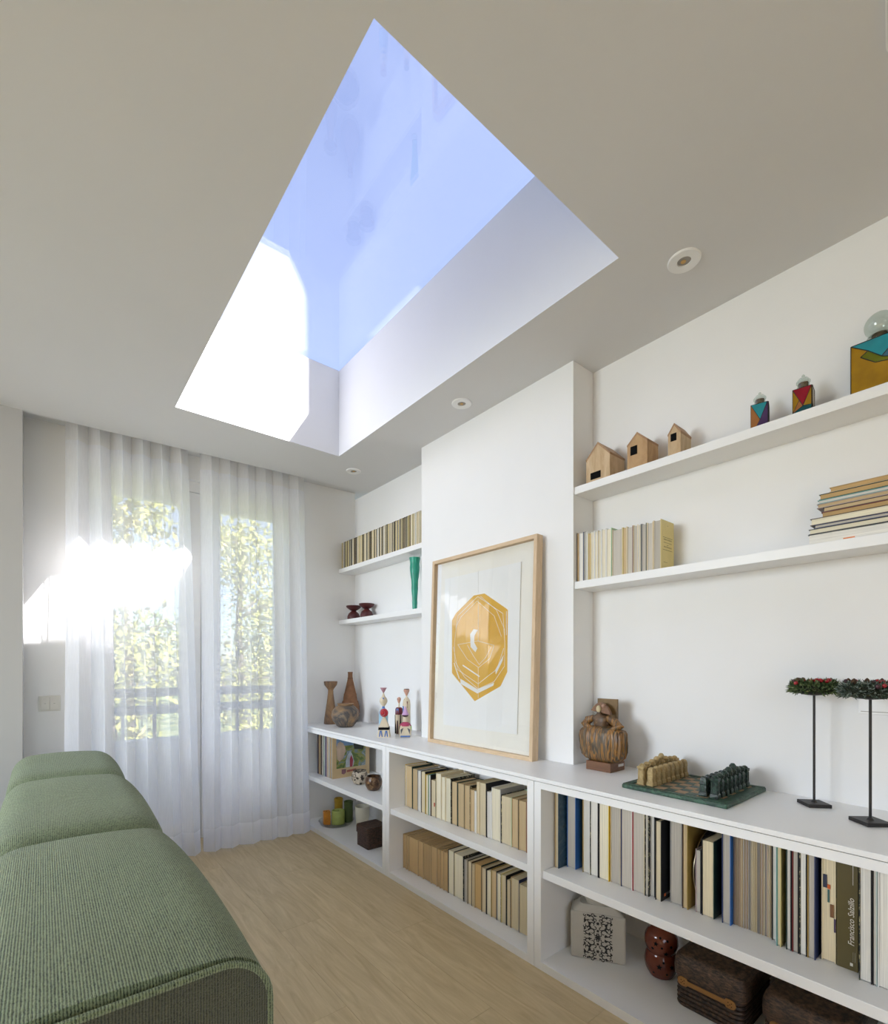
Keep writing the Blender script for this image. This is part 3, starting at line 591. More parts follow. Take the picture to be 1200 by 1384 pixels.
# stack lying flat on the same shelf
STK = [(1092, .0, .0345, 'white', 'black', 'bottom'), (1093, 0, .0165, 'ivory', 'black', 'second lowest'), (1100, 0, .0110, 'grey', 'navy', 'third lowest'), (1095, 0, .0215, 'ivory', 'dark brown', 'fourth lowest'), (1110, 0, .0170, 'orange', 'maroon', 'fifth lowest'),
       (1112, 0, .0145, 'tan', 'dark brown', 'fifth from top'), (1104, 0, .0130, 'tan', 'pink grey', 'fourth from top'), (1105, 0, .0120, 'white', 'teal', 'third from top'), (1107, 0, .0175, 'orange', 'dark green', 'second from top'), (1121, 0, .0150, 'orange', 'tan', 'top')]
zz = ZR2
for i, (px, _, t, pg, cv_, wd) in enumerate(STK):
    yl = yX(px, 1.87) if i < 4 else yX(px, 1.88); o = thing('book', f'flat book, {pg} pages, {cv_} covers, {wd} of the pile', 'book', (1.868 + (0.01 if i > 3 else 0), yl, zz), group='pile of flat books on the lower right shelf')
    ln = 0.23 - 0.004 * i; bd = 0.0016; D = 0.118 - (0.012 if i > 3 else 0)
    MB().box(0, D, -ln, 0, 0, bd).box(0, D, -ln, 0, t - bd - 0.0003, t - 0.0003).box(D - bd, D, -ln, 0, bd, t - bd - 0.0003).build('cover', cm(cv_), o)
    MB().box(0.003, D - bd, -ln + 0.003, -0.003, bd, t - bd - 0.0003).build('page_block', page_mat('flat_pages_' + pg, PAGES[pg], axis=2), o); zz += t
    if i == 0: MB().box(0.0005, 0.003, -0.115, -0.088, 0.0025, 0.008).build('page_tab', plain('tab_bright', (0.8, 0.22, 0.03)), o)
# thin booklets on the upper left-hand shelf
ql = random.Random(21); yy = ywall(1.87) - 0.012; i = 0
PAL = [('cream', 'black', 'dark green'), ('ivory', 'black', 'olive'), ('ivory', 'black', 'gold'), ('cream', 'dark brown', 'black'), ('ivory', 'cream', 'black'), ('ivory', 'cream', 'olive'), ('ivory', 'lemon', 'dark brown'), ('ivory', 'white', 'black'), ('ivory', 'cream', 'cream')]
while yy > 2.475:
    t = ql.choice([.009, .011, .013, .015, .018, .021]); i += 1
    if yy - t < 2.458: break
    pg, a, b = ql.choice(PAL)
    book(f'thin booklet, {pg} pages, {b} cover, {ordinal(i)} from left, top left shelf', 1.868, yy, yy - t, ZL1, .215 + ql.uniform(-.0015, .0015), .115, pg, a, b, board=0.003, group='booklets on the upper left shelf', name='booklet')
    yy -= t
# records leaning as one block
qr = random.Random(6); RC = [('cream', 'tan')] + [('grey', qr.choice(['tan', 'tan', 'grey', 'pink grey', 'cream', 'white', 'dark brown', 'grey', 'navy', 'pale teal'])) for _ in range(36)] + [('grey', c) for c in ('red', 'blue', 'black', 'navy', 'black')]
yy = 3.216
for i, (a, b) in enumerate(RC):
    t = [.0095, .005, .0055, .006, .0045][i % 5]
    lb = 'tan record sleeve with painted landscape cover, nearest of the records' if i == 0 else f'record sleeve with {b} edge, {ordinal(i)} behind the painted landscape sleeve'
    o = thing('record_sleeve', lb, 'record', (1.610 + (0.002 * (i % 3)), yy + t / 2, 0.39), group='record sleeves in the left bookcase')
    MB().box(0, 0.305, -t / 2 + 0.0003, t / 2 - 0.0003, 0, 0.308).build('sleeve', cm(b), o)
    if i == 0:
        def flat(name, poly, mat, k=1): MB().prism(poly, -t / 2 - 0.0004 * k + 0.0003, -t / 2 + 0.0003, 'y').build(name, mat, o)
        flat('picture', [(.03, .07), (.27, .07), (.27, .285), (.03, .285)], patches('painted_field', [(0, (0.03, 0.06, 0.02)), (0.42, (0.10, 0.16, 0.04)), (0.5, (0.28, 0.27, 0.06)), (0.58, (0.12, 0.2, 0.22)), (0.66, (0.3, 0.34, 0.38))], 16, 0.5, 1.2, 'LINEAR'))
        flat('painted_sky', [(.03, .235), (.27, .225), (.27, .285), (.03, .285)], plain('paint_sky', (0.16, 0.26, 0.42), 0.5, var=0.3), 2)
        flat('painted_shape', [(.035, .14), (.055, .12), (.085, .14), (.095, .17), (.105, .19), (.10, .22), (.085, .25), (.06, .265), (.04, .255), (.03, .22)], plain('paint_flesh', (0.48, 0.36, 0.27), 0.5, var=0.3), 3)
        flat('painted_shape', [(.175, .20), (.25, .19), (.262, .24), (.24, .275), (.19, .27), (.168, .24)], plain('paint_tree', (0.025, 0.03, 0.02), 0.5, var=0.4), 3)
        flat('painted_shape', [(.105, .072), (.165, .072), (.175, .11), (.155, .17), (.14, .185), (.12, .16), (.105, .12)], plain('paint_robe', (0.45, 0.48, 0.52), 0.5, var=0.3), 3)
        flat('painted_shape', [(.138, .072), (.16, .072), (.165, .12), (.15, .16), (.138, .13)], plain('paint_red', (0.3, 0.03, 0.05), 0.5), 4)
        flat('title_band', [(.115, .035), (.19, .04), (.19, .055), (.115, .05)], plain('paint_title', (0.28, 0.08, 0.06), 0.5, var=0.4), 2)
        flat('badge', [(.072, .03), (.09, .022), (.107, .034), (.107, .06), (.072, .06)], plain('paint_badge', (0.22, 0.10, 0.12), 0.5, var=0.5), 2)
    yy += t

# ================================================================== THE FRAMED PRINT
fr = thing('framed_print', 'large oak-framed gold geometric print leaning on the chimney breast', 'picture', (1.745, 1.875, 0.76), rot=(0, math.atan2(0.036, 1.06), 0))
FW, FH, FD, BW = 0.395, 1.062, 0.042, 0.019
FOAK = grain('frame_oak', (0.56, 0.40, 0.24), (0.70, 0.53, 0.35), (12, 12, 2), 5, 0.5); FOAKH = grain('frame_oak_rail', (0.56, 0.40, 0.24), (0.70, 0.53, 0.35), (12, 2, 12), 5, 0.5)
for s_ in (-1, 1): MB().prism([(s_ * FW, 0), (s_ * (FW - BW), BW), (s_ * (FW - BW), FH - BW), (s_ * FW, FH)], 0, FD, 'x').build('frame_stile', FOAK, fr)
for z0, z1 in ((0, BW), (FH, FH - BW)): MB().prism([(-FW, z0), (FW, z0), (FW - BW, z1), (-FW + BW, z1)], 0, FD, 'x').build('frame_rail', FOAKH, fr)
MB().box(0.0275, 0.034, -FW + BW, FW - BW, BW, FH - BW).build('mount_board', plain('mount_ivory', (0.93, 0.905, 0.835), 0.9, var=0.01), fr)
def loc_px(px, py):                                  # photo pixel on the print -> frame's own (y, z)
    d = ray(px, py); zc = 0.5; t = 1.775 / d.x
    for _ in range(4):
        z = EYE + d.z * t - 0.76; t = (1.745 + 0.0236 + z * 0.034) / d.x
    return (d.y * t - 1.875, EYE + d.z * t - 0.76)
PW_ = [loc_px(*p) for p in ((599.2, 979.2), (698.9, 992.6), (704.2, 759.0), (601.5, 782.5))]
MB().prism(PW_, 0.0225, 0.0240, 'x').build('paper', plain('paper_white', (0.93, 0.93, 0.92), 0.9, var=0.01), fr)
MB().prism([(p[0] * 0.93 - 0.0, p[1] * 0.93 + 0.036) for p in PW_], 0.0240, 0.0275, 'x').build('spacer', plain('spacer_card', (0.7, 0.7, 0.65), 0.9), fr)
GOLD = patches('gold_ink', [(0.25, (0.70, 0.37, 0.012)), (0.75, (0.82, 0.48, 0.035))], 3.0, 0.55, 0.3, 'LINEAR', (1, 1, 0.7)); PAPW = plain('print_white', (0.84, 0.83, 0.80), 0.8, var=0.01)
OUT = [(655, 801.8), (683.4, 821.4), (686.6, 824), (685.8, 907.8), (676.6, 927.2), (641.8, 947.4), (611, 909.4), (611, 838), (616.5, 828.5), (640.5, 804.6)]
def strip(name, pts, wpx, k=1, closed=False):
    P2 = [Vector(loc_px(*p)) for p in pts]; wd = wpx * 0.0034; n = len(P2)
    mb = MB()
    for i in range(n if closed else n - 1):
        a, b = P2[i], P2[(i + 1) % n]; d = (b - a).normalized(); nn = Vector((-d.y, d.x)) * wd / 2; a2, b2 = a - d * wd * 0.3, b + d * wd * 0.3
        mb.prism([tuple(a2 + nn), tuple(a2 - nn), tuple(b2 - nn), tuple(b2 + nn)], 0.0225 - 0.0005 - 0.00012 * k, 0.0221, 'x')
    return mb.build(name, PAPW, fr)
MB().prism([loc_px(*p) for p in OUT], 0.0220, 0.0225, 'x').build('gold_shape', GOLD, fr)
IN1 = [(646, 806), (680, 829), (682.5, 868), (682, 900), (668, 921), (646.5, 931), (628, 915), (614.5, 893), (614.5, 868), (619, 832)]
strip('print_line', IN1, 0.75, 1, True)
strip('print_line', [(650, 806), (671, 824), (682, 850), (682, 862)], 0.7, 2); strip('print_line', [(616, 848), (623, 834), (645, 812), (668, 832), (678, 860)], 0.6, 3)
strip('print_line', [(613, 874), (619, 905), (646.5, 924), (672, 904), (681, 876)], 0.7, 4); strip('print_line', [(619, 871), (646, 866), (668, 872), (662, 890), (647, 902), (632, 891), (619, 871)], 0.6, 5)
strip('print_line', [(632, 872), (640, 886), (648, 898), (657, 888), (664, 874)], 0.6, 6); strip('print_line', [(646.6, 810), (646.6, 866)], 0.5, 7); strip('print_line', [(646.6, 902), (646.6, 943)], 0.5, 8)
strip('print_line', [(626, 899), (648, 914)], 1.9, 9); strip('print_line', [(614, 896), (621, 917)], 1.7, 10); strip('print_line', [(685.0, 826), (684.6, 858)], 0.9, 11)
strip('print_line', [(646.8, 771), (646.8, 801)], 0.35, 12)
MB().prism([loc_px(*p) for p in ((622.5, 917), (645.5, 931.5), (668, 922.5), (667, 926.5), (645.5, 937), (623, 924))], 0.0206, 0.0220, 'x').build('print_gap', PAPW, fr)
MB().prism([loc_px(*p) for p in ((670, 905), (681, 885), (679.5, 893), (670.5, 911))], 0.0206, 0.0220, 'x').build('print_gap', PAPW, fr)
MB().prism([loc_px(*p) for p in ((636, 857), (640.5, 850), (646, 851), (641.5, 859), (641, 868), (645.5, 876), (643, 881), (636.5, 874))], 0.0204, 0.0220, 'x').build('print_gap', PAPW, fr)
MB().box(0.012, 0.014, -FW + BW, FW - BW, BW, FH - BW).build('glazing', glass_mat('picture_glass', (1.0, 1.0, 0.995), 1.6), fr)

# ================================================================== THINGS ON THE SHELVES
ZW = 0.76
# wooden houses
HB = grain('house_wood', (0.42, 0.27, 0.13), (0.66, 0.50, 0.31), (3, 3, 0.6), 9, 0.6); HB2 = grain('house_wood_warm', (0.36, 0.20, 0.08), (0.60, 0.40, 0.20), (3, 2, 0.8), 7, 0.6); HR = grain('house_roof_wood', (0.28, 0.15, 0.07), (0.44, 0.27, 0.14), (2, 3, 3), 8, 0.6)
def house(label, px0, px1, pxb, ye, ya, hole, mat):
    x = 1.862; y0, y1 = yX(px0, x), yX(px1, x); d = ray(pxb, HYP); dep = min(0.118, d.x * y1 / d.y - x)
    he = onX(px0, ye, x).z - ZR1; ha = onX((px0 + px1) / 2, ya, x).z - ZR1; wd = y0 - y1; a = wd / 2
    o = thing('wooden_house', label, 'ornament', (x, (y0 + y1) / 2, ZR1), group='wooden houses on the upper right shelf')
    MB().prism([(-a, 0), (a, 0), (a, he - 0.008), (0, ha - 0.009), (-a, he - 0.008)], 0.001, dep - 0.001, 'x').build('body', mat, o)
    for s_ in (-1, 1): MB().prism([(s_ * a, he - 0.008), (0, ha - 0.009), (0, ha), (s_ * (a + 0.0015), he)], 0, dep, 'x').build('roof_panel', HR, o)
    hx0, hx1, hy0, hy1 = hole; p, q = onX(hx0, hy0, x), onX(hx1, hy1, x); yc = (y0 + y1) / 2
    MB().box(-0.0006, 0.002, q.y - yc, p.y - yc, q.z - ZR1, p.z - ZR1).build('opening', BLACK, o)
    return o
house('largest wooden house with a low slot opening, nearest the chimney breast', 792, 824, 845, 622.5, 597, (798, 811.5, 640, 644.5), HB)
house('middle wooden house with a square black opening on the upper shelf', 847.5, 874.5, 889.5, 602.5, 583.5, (852, 861, 604.5, 613), HB2)
house('smallest wooden house with square opening, nearest the glass bottles', 902.5, 919.5, 934.0, 588, 571.5, (906.3, 914, 587.2, 594.5), HB)

# stained glass bottles
def tint(name, c): 
    if name in MATS: return MATS[name]
    m, t, b, o = node_mat(name); n = noise(t, coords(t), 18, 3)
    t.links.new(ramp(t, n.outputs[0], [(0.3, mul(c, 0.8)), (0.7, mul(c, 1.15))]), b.inputs['Base Color']); b.inputs['Roughness'].default_value = 0.06
    b.inputs['Transmission Weight'].default_value = 0.25; b.inputs['IOR'].default_value = 1.45; MATS[name] = m; return m
TB = {'turquoise': (0.03, 0.36, 0.44), 'amber': (0.45, 0.24, 0.01), 'violet': (0.10, 0.05, 0.16), 'orange': (0.50, 0.20, 0.06), 'ruby': (0.38, 0.01, 0.03), 'steel blue': (0.07, 0.19, 0.28), 'moss': (0.17, 0.19, 0.01), 'dark teal': (0.01, 0.10, 0.12), 'rose': (0.45, 0.33, 0.33)}
CLEAR = glass_mat('clear_bottle_glass', (0.80, 0.85, 0.82), 1.9); LEAD = plain('lead_line', (0.01, 0.01, 0.012), 0.4)
def bottle(label, px0, px1, ytop0, ztop_stop, front, side, yaw, ball=False, x=1.885, wd=None):
    pc = yX((px0 + px1) / 2, x); wd = wd or (yX(px0, x) - yX(px1, x)) * 0.80; hgt = onX(px0, ytop0, x + 0.012 - wd / 2).z - ZR1
    o = thing('glass_bottle', label, 'bottle', (x + 0.012, pc, ZR1), yaw, group='stained glass bottles'); a = wd / 2
    MB().box(-a, a, -a, a, 0.0, hgt).build('body', tint('bottle_core', (0.12, 0.10, 0.06)), o, bevel=wd * 0.04)
    def panes(polys, face):
        for cn, poly in polys:
            P2 = [((u - 0.5) * wd * 0.97, v * hgt * 0.98 + 0.001) for u, v in poly]
            if face == 'f': MB().prism([(-p[0], p[1]) for p in P2], -a - 0.0012, -a, 'x').build('pane', tint('glass_' + cn.replace(' ', '_'), TB[cn]), o)
            else: MB().prism(P2, -a - 0.0012, -a, 'y').build('pane', tint('glass_' + cn.replace(' ', '_'), TB[cn]), o)
            for k3 in range(len(P2)):
                p, q = P2[k3], P2[(k3 + 1) % len(P2)]
                A_, B_ = ((-a - 0.0012, -p[0], p[1]), (-a - 0.0012, -q[0], q[1])) if face == 'f' else ((p[0], -a - 0.0012, p[1]), (q[0], -a - 0.0012, q[1]))
                LB.tube([A_, B_], 0.0008 if wd < 0.09 else 0.0013, 5)
    LB = MB(); panes(front, 'f'); panes(side, 's'); LB.build('lead_lines', LEAD, o)
    nr = a * 0.62; nk = (ztop_stop - hgt - ZR1)
    if ball:
        R = nk * 0.37; MB().lathe([(nr * 0.9, 0), (nr * 0.55, nk * 0.10), (nr * 0.55, nk * 0.22), (nr * 0.85, nk * 0.25), (nr * 0.8, nk * 0.29)], 28, (0, 0, hgt)).build('neck', CLEAR, o)
        MB().sphere((0, 0, hgt + nk * 0.27 + R * 0.97), R, 14).build('stopper', CLEAR, o)
        MB().lathe([(nr * 0.45, 0), (nr * 0.5, nk * 0.25)], 16, (0, 0, hgt + nk * 0.1)).build('cork', plain('cork', (0.16, 0.11, 0.07), 0.8), o)
    else:
        MB().lathe([(nr, 0), (nr * 1.1, nk * 0.2), (nr * 1.05, nk * 0.36)], 24, (0, 0, hgt)).build('neck', CLEAR, o)
        MB().lathe([(nr * 0.85, 0.0), (nr * 0.85, nk * 0.3)], 20, (0, 0, hgt + nk * 0.15)).build('cork', plain('cork', (0.16, 0.11, 0.07), 0.8), o)
        MB().lathe([(nr * 1.2, nk * 0.46), (nr * 1.22, nk * 0.56), (nr * 0.8, nk * 0.74), (nr * 0.25, nk * 0.82), (nr * 0.3, nk * 0.92), (nr * 0.08, nk)], 24, (0, 0, hgt)).build('stopper', CLEAR, o)
bottle('smallest square glass bottle, turquoise and violet panes', 1011, 1039, 550.5, onX(1025, 528.5, 1.885).z,
       [('turquoise', [(0, 1), (1, 1), (.95, .98), (.55, .35)]), ('orange', [(0, 0), (0, 1), (.55, .35), (.25, 0)]), ('violet', [(.25, 0), (.55, .35), (1, 1), (1, 0)])], [('turquoise', [(0, 1), (1, 1), (1, .55), (.45, .45)]), ('orange', [(0, 0), (.45, .45), (1, .55), (1, 0)]), ('violet', [(0, 0), (0, 1), (.45, .45)])], 0.25)
bottle('square glass bottle with ruby and amber panes', 1068, 1100, 529.5, onX(1087, 503.2, 1.885).z,
       [('ruby', [(0, 1), (1, 1), (.55, .3)]), ('amber', [(0, .1), (0, 1), (.35, .55)]), ('dark teal', [(0, 0), (1, 0), (1, .28), (.55, .3), (0, .1)]), ('amber', [(1, 1), (.55, .3), (1, .28)]), ('orange', [(0, .1), (.35, .55), (.55, .3)])], [('amber', [(0, .3), (0, 1), (1, 1), (1, .2)]), ('dark teal', [(0, 0), (0, .3), (1, .2), (1, 0)])], 0.12)
bottle('large square glass bottle with round clear stopper, turquoise and amber panes', 1153, 1222, 467.5, ZR1 + .250,
       [('turquoise', [(0, 1), (1, 1), (.95, .86), (.62, .60), (.35, .80)]), ('amber', [(0, 0), (0, 1), (.35, .80), (.2, .72), (.5, .52), (1, .45), (1, 0)]), ('steel blue', [(.62, .60), (.95, .86), (1, .98), (1, .45)]), ('moss', [(.2, .72), (.35, .80), (.62, .60), (1, .45), (.5, .52)])],
       [('orange', [(0, 0), (0, 1), (1, 1)]), ('rose', [(0, 0), (1, 1), (1, 0)])], 0.0, True, x=1.915, wd=0.115)

# candle holders and green vase on the lower left-hand shelf
MAR = plain('maroon_lacquer', (0.075, 0.012, 0.012), 0.38)
for lb, px, x, top in (('left maroon spool-shaped candle holder on the lower shelf', 478, 1.905, 819.0), ('right maroon spool-shaped candle holder, nearer the green vase', 495.5, 1.922, 816.0)):
    p = onX(px, top, x); h = p.z - ZL2; o = thing('candle_holder', lb, 'candle holder', (x, p.y, ZL2), group='maroon candle holders')
    MB().lathe([(0.046, 0), (0.05, 0.006), (0.049, h * .25), (0.04, h * .45), (0.022, h * .58), (0.018, h * .64)], 36).build('base', MAR, o)
    MB().lathe([(0.018, h * .64), (0.03, h * .70), (0.054, h * .86), (0.060, h * .97), (0.058, h), (0.03, h * .97), (0.001, h * .96)], 36).build('dish', MAR, o)
vx = 1.913; vp = onX(560.5, 754, vx); VH = vp.z - ZL2
gv = thing('vase', 'tall wavy green glass vase on the lower shelf beside the chimney breast', 'vase', (vx, vp.y, ZL2))
pr = [(0.0142, 0), (0.0150, .02), (0.0158, .06), (0.0165, .105), (0.0176, .16), (0.0170, .214), (0.0180, .28), (0.0212, .36), (0.0226, .42), (0.0218, .47), (0.0226, .53), (0.0238, .59), (0.0270, .64), (0.0292, .70), (0.0322, .77), (0.0328, .82), (0.0310, .87), (0.0318, .92), (0.0345, .96), (0.0372, 1.0)]
GR = tint('green_glass', (0.03, 0.38, 0.26)); GR.node_tree.nodes['Principled BSDF'].inputs['Roughness'].default_value = 0.3
MB().lathe([(r, z * VH) for r, z in pr] + [(r - 0.003, z * VH) for r, z in pr[::-1][:-1]] + [(0.001, 0.012)], 32).build('body', GR, gv)
MB().lathe([(0.0160, 0), (0.0180, 0.004), (0.016, 0.008)], 24).build('foot', tint('green_glass_dark', (0.005, 0.04, 0.03)), gv)

# pottery beside the curtain
CL1 = patches('burnt_clay', [(0.3, (0.36, 0.22, 0.11)), (0.48, (0.26, 0.15, 0.08)), (0.6, (0.12, 0.08, 0.06)), (0.75, (0.42, 0.27, 0.14))], 9, 0.75, 1.0, 'LINEAR', (1, 1, 0.6), 0.2)
CL2 = patches('smoked_clay', [(0.3, (0.34, 0.20, 0.09)), (0.45, (0.17, 0.12, 0.08)), (0.55, (0.06, 0.055, 0.055)), (0.62, (0.20, 0.15, 0.10)), (0.8, (0.38, 0.22, 0.10))], 7, 0.6, 1.5, 'LINEAR')
CL3 = plain('red_clay', (0.21, 0.095, 0.042), 0.75, var=0.2, scale=25, bmp=0.1)
o = thing('candlestick', 'waisted burnt-clay candlestick at the far end of the worktop', 'candlestick', (1.712, 3.452, ZW))
MB().lathe([(0.048, 0), (0.051, 0.006), (0.047, .05), (0.036, .12), (0.026, .19), (0.021, .235), (0.020, .262)], 32).build('stem', CL1, o)
MB().lathe([(0.020, .262), (0.030, .278), (0.046, .298), (0.051, .318), (0.050, .327), (0.036, .322), (0.03, .30), (0.001, .295)], 32).build('cup', CL1, o)
o = thing('bottle_vase', 'tall red-brown clay bottle vase behind the round pot', 'vase', (1.893, 3.475, ZW))
MB().lathe([(0.052, 0), (0.062, .02), (0.074, .075), (0.073, .12), (0.062, .165), (0.059, .168), (0.056, .172), (0.049, .225), (0.047, .228), (0.045, .232), (0.032, .29), (0.022, .335), (0.0185, .36), (0.0175, .385), (0.0195, .388), (0.0195, .398), (0.014, .398), (0.012, .36), (0.001, .358)], 36).build('body', CL3, o)
MB().lathe([(0.0192, .345), (0.0215, .3455), (0.0215, .349), (0.0190, .35)], 32, caps=False).build('band', plain('dark_clay', (0.09, 0.04, 0.02), 0.8), o)
o = thing('round_pot', 'squat round smoked-clay pot with dark streaks', 'pot', (1.712, 3.215, ZW))
MB().lathe([(0.045, 0), (0.062, .008), (0.090, .045), (0.1025, .085), (0.096, .118), (0.074, .145), (0.060, .153), (0.053, .158)], 44).build('body', CL2, o)
MB().lathe([(0.053, .158), (0.060, .166), (0.061, .170), (0.054, .170), (0.048, .158), (0.05, .12), (0.001, .10)], 44).build('rim', CL1, o)

# painted wooden dolls
WD = plain('doll_maple', (0.70, 0.60, 0.43), 0.5, var=0.06)
PC = {k2: plain('paint_' + k2.replace(' ', '_'), v, 0.4) for k2, v in {'pale blue': (0.33, 0.53, 0.66), 'blue': (0.06, 0.16, 0.45), 'pink': (0.48, 0.26, 0.30), 'lilac': (0.58, 0.36, 0.60), 'scarlet': (0.45, 0.02, 0.03), 'brick': (0.42, 0.06, 0.02), 'lime': (0.24, 0.55, 0.02), 'plum dark': (0.05, 0.012, 0.02), 'rose': (0.42, 0.05, 0.12), 'peach': (0.60, 0.33, 0.24), 'wine': (0.15, 0.01, 0.015)}.items()}
DG = 'painted wooden dolls'
def lathe_part(name, prof, mat, o, c=(0, 0, 0), n=28, sy=1.0): return MB().lathe(prof, n, c, 0, sy).build(name, mat, o)
def stripe(o, mat, y, z0, z1, wd, r, name='painted_mark', x=None):   # a thin painted slip on the camera side of a doll
    return MB().box((-r if x is None else x) - 0.0012, (-r if x is None else x) + 0.004, y - wd / 2, y + wd / 2, z0, z1).build(name, mat, o)
p = onZ(518.2, 989.0, ZW); o = thing('wooden_doll', 'tall pale-blue wooden doll with egg head and pink cone on top', 'doll', p, 0.6, DG)
lathe_part('body', [(0.031, 0), (0.031, .118), (0.029, .135), (0.022, .150), (0.012, .158)], PC['pale blue'], o); lathe_part('waist_band', [(0.0315, .028), (0.0315, .036)], PC['wine'], o); lathe_part('foot_band', [(0.0314, 0.0), (0.0314, .027)], WD, o)
lathe_part('neck', [(0.012, .158), (0.009, .164), (0.009, .172)], PC['blue'], o)
hd = lathe_part('head', [(0.007, .172), (0.016, .182), (0.0255, .200), (0.0265, .212), (0.022, .226), (0.012, .238), (0.006, .254), (0.004, .262)], WD, o); stripe(o, PC['blue'], -0.006, .208, .231, .011, 0.0205)
lathe_part('hat', [(0.003, .262), (0.011, .276), (0.0225, .296), (0.0225, .298), (0.001, .298)], PC['pink'], o); stripe(o, BLACK, 0.016, .2055, .2085, .003, 0.0195)
p = onZ(519.0, 995.6, ZW); o = thing('wooden_doll', 'pyramid-shaped wooden doll with red ball head and black belt', 'doll', p, 0.9, DG)
MB().lathe([(0.053, 0), (0.0535, .004), (0.046, .050), (0.040, .072), (0.012, .118)], 4, smooth=False, rot=PI / 4).build('body', WD, o); MB().lathe([(0.0478, .046), (0.0445, .062)], 4, smooth=False, rot=PI / 4).build('belt', BLACK, o)
lathe_part('neck', [(0.012, .112), (0.008, .124), (0.008, .132)], WD, o); MB().sphere((0, 0, .150), 0.0265, 12).build('head', PC['scarlet'], o); MB().sphere((-0.012, 0.004, .150), 0.018, 10).build('face', PC['pink'], o); MB().sphere((-0.019, 0.006, .151), 0.0145, 10).build('nose', PC['scarlet'], o)
for sg in (-1, 1):
    for k2 in (-1, 1): MB().prism([(sg * .017 + k2 * .009 - .003, .004), (sg * .017 + k2 * .009 + .003, .004), (sg * .017 + k2 * .002 + .003, .042), (sg * .017 + k2 * .002 - .003, .042)], -0.0385, -0.030, 'x').build('painted_mark', PC['blue'], o)
p = onZ(539.2, 992.0, ZW); o = thing('wooden_doll', 'slim black-striped wooden doll with blue shoulders and small pear head', 'doll', p, 0.5, DG)
lathe_part('body', [(0.019, 0), (0.0245, .10), (0.025, .140)], WD, o); lathe_part('shoulders', [(0.0253, .128), (0.025, .140), (0.0235, .165), (0.017, .174), (0.001, .175)], PC['wine'], o)
for aa in (-0.016, 0.0, 0.016): stripe(o, BLACK if aa else PC['plum dark'], aa, .004, .126, .0105, 0.017 if aa else 0.0225)
stripe(o, PC['blue'], 0.0, .132, .168, .016, 0.0225); lathe_part('neck', [(0.006, .174), (0.004, .204)], WD, o); lathe_part('head', [(0.004, .200), (0.011, .216), (0.0135, .228), (0.010, .238), (0.001, .242)], PC['peach'], o); stripe(o, PC['plum dark'], 0.002, .226, .231, .006, 0.0125)
p = onZ(549.4, 989.6, ZW); o = thing('wooden_doll', 'cream bullet-shaped wooden doll with cup head, rearmost at right', 'doll', p, 0.5, DG)
lathe_part('body', [(0.025, 0), (0.026, .185), (0.023, .212), (0.015, .228), (0.006, .236)], WD, o); stripe(o, PC['wine'], -0.010, .165, .208, .014, 0.0195); stripe(o, PC['blue'], 0.008, .130, .176, .020, 0.0235); stripe(o, BLACK, 0.005, .19, .222, .006, 0.0165)
lathe_part('neck', [(0.005, .234), (0.004, .246)], WD, o); lathe_part('head', [(0.004, .244), (0.011, .258), (0.019, .274), (0.020, .284), (0.017, .288)], PC['peach'], o); lathe_part('head_cap', [(0.0172, .2875), (0.0168, .2905), (0.001, .291)], BLACK, o)
p = onZ(547.8, 995.8, ZW); o = thing('wooden_doll', 'short square wooden doll with lime side and lilac cone head', 'doll', p, 0.95, DG)
MB().lathe([(0.044, 0), (0.050, .012), (0.052, .045), (0.046, .066), (0.036, .076)], 4, smooth=False, rot=PI / 4).build('body', WD, o, bevel=0.004); MB().lathe([(0.0375, .070), (0.030, .084), (0.018, .092), (0.006, .095)], 20).build('shoulders', PC['rose'], o)
MB().box(-0.026, 0.026, -0.0385, -0.030, .040, .066).build('painted_mark', PC['lime'], o); MB().box(-0.0385, -0.030, -0.03, 0.03, .004, .012).build('painted_mark', PC['blue'], o)
for sg in (-1, 1): MB().prism([(sg * .027, .02), (sg * .03, .05), (sg * .012, .06)], -0.0385, -0.030, 'x').build('painted_mark', plain('paint_grey', (0.10, 0.10, 0.11)), o)
lathe_part('neck', [(0.012, .094), (0.009, .115), (0.008, .128)], WD, o); lathe_part('chin', [(0.006, .124), (0.016, .128), (0.021, .136), (0.0215, .138)], PC['plum dark'], o); lathe_part('hat', [(0.0225, .138), (0.011, .166), (0.0015, .192)], PC['lilac'], o)

# carved lady on a plinth
st = thing('carved_figure', 'brown carved figurine of a lady in a wide skirt on wooden plinth', 'figurine', (1.864, 1.175, ZW))
MB().box(-0.056, 0.054, -0.058, 0.058, 0, 0.038).build('plinth', grain('plinth_wood', (0.11, 0.045, 0.018), (0.22, 0.10, 0.045), (3, 1, 8), 6, 0.45), st, bevel=0.001)
MB().box(0.005, 0.045, -0.0585, -0.0578, 0.018, 0.029).build('plinth_label', plain('label_grey', (0.6, 0.6, 0.6), 0.5), st)
MB().box(0.030, 0.042, -0.036, 0.058, 0.038, 0.300).build('back_plate', patches('bronze_plate', [(0.3, (0.11, 0.06, 0.02)), (0.6, (0.20, 0.12, 0.04)), (0.8, (0.13, 0.08, 0.035))], 12, 0.45, 0.5, 'LINEAR'), st)
LADY = patches('carved_brown', [(0.30, (0.045, 0.028, 0.016)), (0.43, (0.10, 0.075, 0.045)), (0.50, (0.34, 0.16, 0.035)), (0.57, (0.12, 0.065, 0.03)), (0.66, (0.07, 0.05, 0.03)), (0.74, (0.46, 0.38, 0.25))], 7, 0.40, 1.0, 'LINEAR', (2, 7, 0.9), 0.6)
